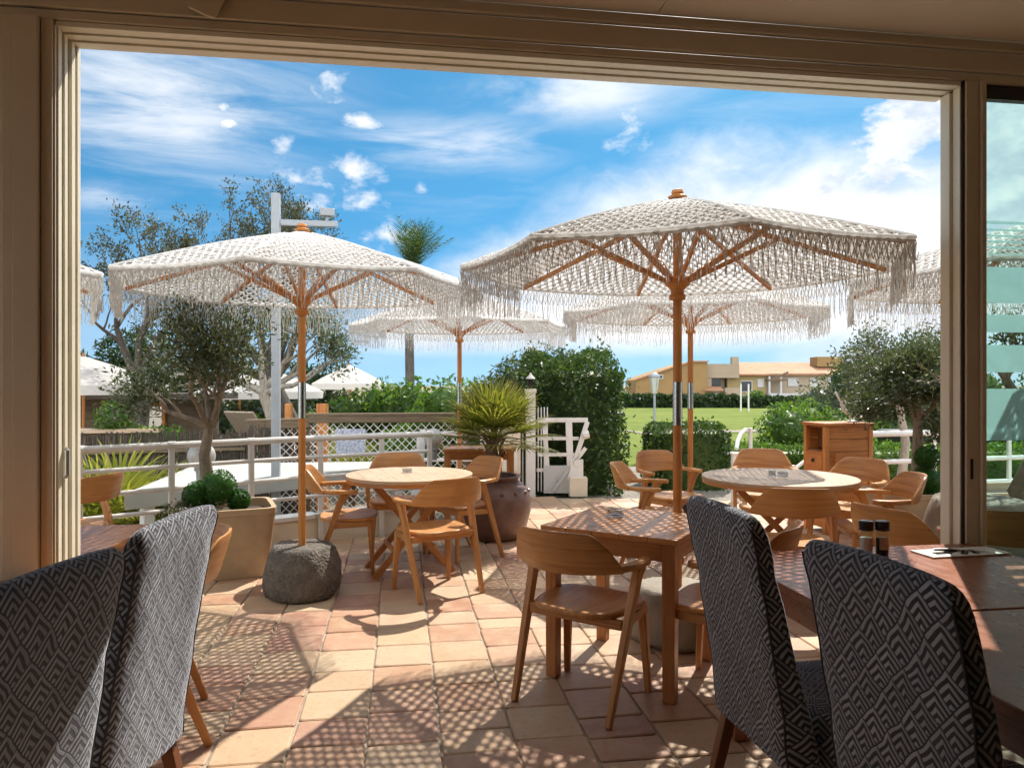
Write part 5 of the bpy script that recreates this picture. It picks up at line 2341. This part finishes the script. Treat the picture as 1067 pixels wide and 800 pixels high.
# far hedge along the lawn's end
hedge('boundary_hedge', 'long dark boundary hedge at the far end of the lawn in front of the houses', 'hedge', (11.8, 62.5, -.95), (15.5, 1.5, 1.42), 9000, (.32, .16), M['dark_leaf'], 41, .16)
hedge('boundary_hedge', 'second dark boundary hedge below the tiled roof house', 'hedge', (22.7, 61.5, -.95), (6.5, 1.4, 1.25), 5000, (.32, .16), M['dark_leaf'], 42, .14)
bush('leafy_bush', 'round green shrub by the house wall at the lawn end', 'bush', (20.9, 63.0, -.8), cl(5, (-.8, .8), (-.3, .3), (.6, 1.5), (.5, .8), 43), 2500, (.22, .10), M['bush_leaf'], 44)
bush('leafy_bush', 'round tree between the houses and the big hedge', 'bush', (10.2, 66.0, -1.0), cl(5, (-.6, .6), (-.3, .3), (.6, 1.6), (.5, .9), 45), 2000, (.22, .10), M['bush_leaf'], 46)

M['rooftile'] = mat_plain('orange_roof_tile', (.36, .19, .105), .85, .25, .9, .5, bscale=6, dirt=(.38, .24, .16), dirtamt=.5)
YB = 100.0


def BX(px):
    return (px - 533.5) / FPX * YB


def BZ(py):
    return EYE + (400 - py) / FPX * YB


def facade_window(parent, x0, x1, z0, z1, y, mat=None):
    f = MB()
    w = .10
    f.box(((x0 + x1) / 2, y - .05, z1), (x1 - x0 + 2 * w, .12, w))
    f.box(((x0 + x1) / 2, y - .05, z0), (x1 - x0 + 2 * w, .16, w))
    f.box((x0 - w / 2, y - .05, (z0 + z1) / 2), (w, .12, z1 - z0 - w))
    f.box((x1 + w / 2, y - .05, (z0 + z1) / 2), (w, .12, z1 - z0 - w))
    fo = f.build('window', M['shutter'], parent)
    MB().box(((x0 + x1) / 2, y - .012, (z0 + z1) / 2), (x1 - x0 - .004, .02, z1 - z0 - w - .004)).build('pane', mat or M['dark_pane'], fo)


# house A: ochre gable wall
hb = thing('house', 'ochre house with a single slanting roofline left of the parasol poles', 'house', (BX(660), YB - 2, 0))
w = BX(733) - BX(660)
pz = [(0, -5.2), (w, -5.2), (w, BZ(377.5)), (w * .76, BZ(377.5)), (w * .45, BZ(384)), (.3, BZ(394.5)), (0, BZ(396))]
mb = MB()
mb.loft([[(x, 0, z) for x, z in pz][::-1], [(x, 9, z) for x, z in pz][::-1]])
mb.build('wall', M['ochre'], hb)
mb = MB()
mb.beam((-.4, -.15, BZ(396.3)), (w * .76, -.15, BZ(377.2)), .18, .3, None, None, (0, 0, 1))
mb.beam((w * .76, -.15, BZ(377.0)), (w + .15, -.15, BZ(377.0)), .18, .3, None, None, (0, 0, 1))
mb.build('roof_edge', M['rooftile'], hb)
facade_window(hb, w * .30, w * .37, BZ(394.5), BZ(391), 0, M['dark_pane'])
facade_window(hb, w * .74, w * .80, BZ(413), BZ(408), 0, M['shutter'])
# house B: pale block with balcony openings
hb2 = thing('house', 'pale flat roofed block with dark balcony recesses between the other two houses', 'house', (BX(732.6), YB - 1, 0))
w = BX(772) - BX(732.6)
mb = MB()
mb.loft([[(0, 1.8, -5.2), (w, 1.8, -5.2), (w, 8, -5.2), (0, 8, -5.2)], [(0, 1.8, BZ(379)), (w, 1.8, BZ(379)), (w, 8, BZ(379)), (0, 8, BZ(379))]])
mb.box((w * .45, .85, BZ(386.5)), (w * .9, 1.7, BZ(379.5) - BZ(394)))
mb.box((w * .10, .85, BZ(409)), (w * .14, 1.7, BZ(394) - BZ(424)))
mb.box((w * .72, .85, BZ(412)), (w * .40, 1.7, BZ(404) - BZ(420)))
mb.build('wall', M['pale_wall'], hb2)
mb = MB()
mb.box((w * .36, 1.7, BZ(398.5)), (w * .28, .12, BZ(394.5) - BZ(403)))
mb.box((w * .72, 1.7, BZ(399)), (w * .22, .12, BZ(394.5) - BZ(403.5)))
mb.build('opening', M['dark_pane'], hb2)
mb = MB()
mb.loft([[(-.5, -1.6, BZ(407)), (w * .40, -1.6, BZ(407)), (w * .40, .0, BZ(403.5)), (0, .0, BZ(403.5))], [(-.5, -1.6, BZ(406)), (w * .40, -1.6, BZ(406)), (w * .40, .0, BZ(402.5)), (0, .0, BZ(402.5))]])
mb.build('porch_roof', M['rooftile'], hb2)
mb = MB()
mb.box((w * .95, 3, BZ(376)), (.9, .9, 1.2))
mb.build('chimney', M['pale_wall'], hb2)
# house C: long tiled roof
hc = thing('house', 'long two storey house with an orange tiled roof, right of the parasol poles', 'house', (BX(757), YB, 0))
w = BX(905) - BX(757)


def XC(px):
    return BX(px) - BX(757)


mb = MB()
mb.box((XC(778), 3, (BZ(390) - 5.2) / 2), (XC(798) - XC(758), 6, BZ(390) + 5.2))
mb.build('yellow_wall', M['yellow_wall'], hc)
mb = MB()
mb.box(((XC(798) + XC(905)) / 2, 3.8, (BZ(390) - 5.2) / 2), (XC(905) - XC(798) - .02, 6, BZ(390) + 5.2))
mb.build('wall', M['pale_wall'], hc)
mb = MB()
mb.loft([[(-.5, -.6, BZ(391.3)), (XC(800), -.6, BZ(391.3)), (XC(800), .2, BZ(391)), (XC(905), .2, BZ(390.3)), (XC(905), 8, BZ(376.6)), (XC(782), 8, BZ(376.6))],
         [(-.5, -.6, BZ(389.6)), (XC(800), -.6, BZ(389.6)), (XC(800), .2, BZ(389.2)), (XC(905), .2, BZ(388.6)), (XC(905), 8, BZ(375.6)), (XC(782), 8, BZ(375.6))]])
mb.build('roof', M['rooftile'], hc)
mb = MB()
mb.box((XC(878), 5, BZ(376)), (XC(893) - XC(864), 2.6, 1.4))
mb.build('chimney', M['ochre'], hc)
mb = MB()
mb.beam((XC(797), -.4, BZ(394.5)), (XC(809), -1.2, BZ(392)), .3, .12, None, None, (0, 0, 1))
mb.beam((XC(809), -1.2, BZ(392)), (XC(820), -.4, BZ(388)), .3, .12, None, None, (0, 0, 1))
mb.box((XC(808), -.2, BZ(396)), (XC(818) - XC(798), 1.2, .25))
mb.build('stair_canopy', M['lattice_wood'], hc)
for (a, b, zt, zb_, mt) in [(772, 783, 397, 408, None), (790, 795, 395, 403, M['shutter']), (773, 781, 412, 418, None), (824, 833, 394, 402, M['shutter']), (847, 855, 394, 403, M['shutter']), (866, 876, 394, 402, M['shutter'])]:
    facade_window(hc, XC(a), XC(b), BZ(zb_), BZ(zt), 0 if a < 798 else .8, mt)
mb = MB()
mb.box(((XC(798) + XC(880)) / 2, -.2, BZ(411.5)), (XC(880) - XC(800), 1.9, .5))
mb.box((XC(800), -.6, BZ(405)), (.25, .25, BZ(392) - BZ(418)))
mb.box((XC(812), -.6, BZ(405)), (.25, .25, BZ(392) - BZ(418)))
mb.build('balcony', M['shutter'], hc)
GG = 'white goal posts on the lawn'
for lab, px in [('thin white pole on the lawn, left of the pair before the houses', 772), ('thin white pole on the lawn, right of the pair before the houses', 780)]:
    p = at(px, 424, 52)
    o = MB().tube([(0, 0, 0), (0, 0, 1.95)], .06, 6).build('white_pole', WH, None)
    o.location = (p.x, 52, -.50)
    tag(o, lab, 'pole', GG)
# ================================================================ sky, sun, camera
SUN_EL = R(51)
SUN_AZ = Vector((.43, .903, 0))      # horizontal direction towards the sun
w = bpy.data.worlds.new('World')
SC.world = w
w.use_nodes = True
nt = w.node_tree
for n in list(nt.nodes):
    nt.nodes.remove(n)
N = NT(nt)
out = N.n('ShaderNodeOutputWorld')
sky = N.n('ShaderNodeTexSky', sky_type='NISHITA')
sky.sun_disc = False
sky.sun_elevation = SUN_EL
sky.sun_rotation = math.atan2(SUN_AZ.x, SUN_AZ.y)
sky.air_density = 1.0
sky.dust_density = .3
sky.ozone_density = 3.0
gen = N.n('ShaderNodeTexCoord').outputs['Generated']
nrm = N.n('ShaderNodeVectorMath', operation='NORMALIZE')
N.l(gen, nrm.inputs[0])
dirv = nrm.outputs[0]
sx = N.n('ShaderNodeSeparateXYZ')
N.l(dirv, sx.inputs[0])
X, Y, Z = sx.outputs


def blob(center, rad, soft=1.0):
    """soft round mask about a sky direction given as (px, py) of the plan"""
    c = Vector(((center[0] - 533.5) / FPX, 1, (400 - center[1]) / FPX)).normalized()
    d = N.n('ShaderNodeVectorMath', operation='SUBTRACT')
    N.l(dirv, d.inputs[0])
    d.inputs[1].default_value = c
    m = N.n('ShaderNodeVectorMath', operation='MULTIPLY')
    N.l(d.outputs[0], m.inputs[0])
    m.inputs[1].default_value = (1 / rad[0], 1 / rad[0], 1 / rad[1])
    ln_ = N.n('ShaderNodeVectorMath', operation='LENGTH')
    N.l(m.outputs[0], ln_.inputs[0])
    return N.math('SUBTRACT', 1.0, N.smooth(ln_.outputs['Value'], 1 - soft, 1.0))


def vmap(scale, loc=(0, 0, 0)):
    return N.mapping(dirv, scale, loc)


fine = N.noise(vmap((9, 9, 16)), 1.0, 9, .62, .25)
mid = N.noise(vmap((4, 4, 9), (3, 1, 0)), 1.0, 7, .58, .4)
streak = N.noise(N.mapping(dirv, (3.2, 3.2, 20), (5, 2, 1)), 1.0, 8, .6, .45)
puff = N.noise(vmap((20, 20, 30), (1, 7, 2)), 1.0, 8, .6, .2)

# 1. broad white bank that climbs to the right
edge = N.math('SUBTRACT', N.math('MINIMUM', N.math('ADD', N.math('MULTIPLY', X, .45), .19), .285), Z)
edge = N.math('ADD', edge, N.math('MULTIPLY', N.math('SUBTRACT', fine, .5), .11))
bank = N.smooth(edge, -.05, .07)
bank = N.math('MULTIPLY', bank, N.smooth(X, -.34, -.10))
lowcut = N.smooth(Z, .01, .075)
lowright = N.smooth(X, .22, .42)
bank = N.math('MULTIPLY', bank, N.math('MAXIMUM', lowcut, N.math('MULTIPLY', lowright, .8)))
bank = N.math('MULTIPLY', bank, N.math('ADD', .70, N.math('MULTIPLY', mid, .55)), clamp=True)
# 2. high thin streaks
cirL = N.math('MULTIPLY', blob((150, 105), (.33, .17)), N.smooth(streak, .34, .70))
cirL = N.math('MULTIPLY', cirL, .80)
cirM = N.math('MULTIPLY', blob((470, 150), (.24, .050)), N.smooth(streak, .36, .64))
cirM = N.math('MULTIPLY', cirM, .75)
cirT = N.math('MULTIPLY', blob((610, 92), (.24, .060)), N.smooth(mid, .36, .62))
cirT = N.math('MULTIPLY', cirT, .85)
cirB = N.math('MULTIPLY', blob((100, 205), (.20, .03)), N.smooth(streak, .40, .65))
cirB = N.math('MULTIPLY', cirB, .55)
veil = N.math('MULTIPLY', N.smooth(streak, .48, .80), .22)
hz = N.math('MULTIPLY', N.math('SUBTRACT', 1.0, N.smooth(Z, .03, .22)), .30)
# 3. small fair weather puffs
puffs = None
for c_, r_ in [((370, 178), (.085, .040)), ((345, 195), (.075, .05)), ((298, 186), (.055, .03)), ((352, 90), (.045, .030)), ((295, 150), (.026, .032)), ((232, 112), (.022, .012)), ((238, 128), (.030, .012)), ((440, 200), (.022, .018)), ((660, 118), (.085, .055)), ((655, 140), (.055, .035)), ((372, 210), (.09, .03)), ((375, 130), (.05, .02)), ((405, 245), (.06, .05)), ((610, 122), (.03, .02))]:
    b = blob(c_, r_)
    puffs = b if puffs is None else N.math('MAXIMUM', puffs, b)
pf = N.smooth(N.math('ADD', puff, N.math('MULTIPLY', puffs, .25)), .58, .92)
pf = N.math('MULTIPLY', pf, N.smooth(puffs, .02, .25))
# 4. heaped cloud near the right post
heapm = N.math('MAXIMUM', blob((945, 140), (.105, .085)), blob((925, 190), (.12, .06)))
heapm = N.math('MAXIMUM', heapm, blob((1060, 170), (.20, .16)))
heap = N.smooth(N.math('ADD', fine, N.math('MULTIPLY', heapm, .42)), .62, .80)
heap = N.math('MULTIPLY', heap, N.smooth(heapm, .02, .2))
# 5. dark blue rain band low over the sea
allc = N.math('MAXIMUM', N.math('MAXIMUM', bank, cirL), N.math('MAXIMUM', cirM, cirT))
allc = N.math('MAXIMUM', allc, N.math('MAXIMUM', cirB, N.math('MAXIMUM', veil, hz)))
allc = N.math('MAXIMUM', allc, N.math('MAXIMUM', pf, heap))
# unseen cloud added behind the camera to fill the shaded sides
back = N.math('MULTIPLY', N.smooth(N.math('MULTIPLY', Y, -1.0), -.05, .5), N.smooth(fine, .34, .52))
over = N.math('MULTIPLY', N.smooth(Z, .48, .75), N.smooth(fine, .30, .55))  # unseen overhead cloud, added as fill from above
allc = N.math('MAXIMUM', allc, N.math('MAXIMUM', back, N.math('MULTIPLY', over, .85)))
lit = N.ramp(N.math('ADD', N.math('MULTIPLY', fine, .6), N.math('MULTIPLY', mid, .4)), [(.34, (.72, .79, .90)), (.58, (1.0, 1.0, 1.0))])
shade = N.math('MULTIPLY', heap, N.smooth(N.noise(vmap((9, 9, 16), (.05, 0, .35)), 1.0, 6, .6), .42, .60))
lit = N.mix(N.math('MULTIPLY', shade, .75), lit, (.50, .60, .74, 1))
cl_e = N.n('ShaderNodeVectorMath', operation='SCALE')
N.l(lit, cl_e.inputs[0])
cl_e.inputs['Scale'].default_value = CLOUD = 8.0
lift = N.n('ShaderNodeCombineXYZ')
N.l(X, lift.inputs[0])
N.l(Y, lift.inputs[1])
N.l(N.math('ADD', N.math('MAXIMUM', Z, 0.0), .20), lift.inputs[2])
ln2 = N.n('ShaderNodeVectorMath', operation='NORMALIZE')
N.l(lift.outputs[0], ln2.inputs[0])
N.l(ln2.outputs[0], sky.inputs[0])
skyc = N.mix(1.0, sky.outputs[0], (.34, .84, .92, 1), 'MULTIPLY')
# the added cloud behind the camera is boosted to serve as fill light
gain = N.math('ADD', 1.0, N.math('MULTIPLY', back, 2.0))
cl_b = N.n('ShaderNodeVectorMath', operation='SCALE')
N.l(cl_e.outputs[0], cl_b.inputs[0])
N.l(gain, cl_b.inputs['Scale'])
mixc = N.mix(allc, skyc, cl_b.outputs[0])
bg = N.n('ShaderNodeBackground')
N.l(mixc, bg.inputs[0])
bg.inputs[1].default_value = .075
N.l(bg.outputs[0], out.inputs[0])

sd_ = bpy.data.lights.new('sun', 'SUN')
sd_.energy = 3.7
sd_.angle = R(.55)
sd_.color = (1.0, .94, .85)
so = bpy.data.objects.new('sun', sd_)
COL.objects.link(so)
to_sun = Vector((SUN_AZ.x * math.cos(SUN_EL), SUN_AZ.y * math.cos(SUN_EL), math.sin(SUN_EL)))
so.rotation_euler = to_sun.to_track_quat('Z', 'Y').to_euler()
so.location = to_sun * 30

cam = bpy.data.cameras.new('camera')
cam.sensor_width = 36
cam.lens = 36 * FPX / 1067
cam.clip_start = .05
cam.clip_end = 5000
co = bpy.data.objects.new('camera', cam)
COL.objects.link(co)
co.location = (0, 0, EYE)
co.rotation_euler = (R(90), 0, 0)
SC.camera = co

SC.render.engine = 'CYCLES'
SC.cycles.max_bounces = 7
SC.cycles.diffuse_bounces = 4
SC.cycles.glossy_bounces = 3
SC.cycles.use_adaptive_sampling = True
SC.cycles.adaptive_threshold = .03
SC.cycles.transparent_max_bounces = 16
SC.cycles.use_denoising = True
SC.cycles.caustics_reflective = False
SC.cycles.caustics_refractive = False
SC.cycles.sample_clamp_indirect = 6
SC.view_settings.view_transform = 'Standard'
SC.view_settings.look = 'None'
SC.view_settings.exposure = 1.0
SC.view_settings.gamma = 1
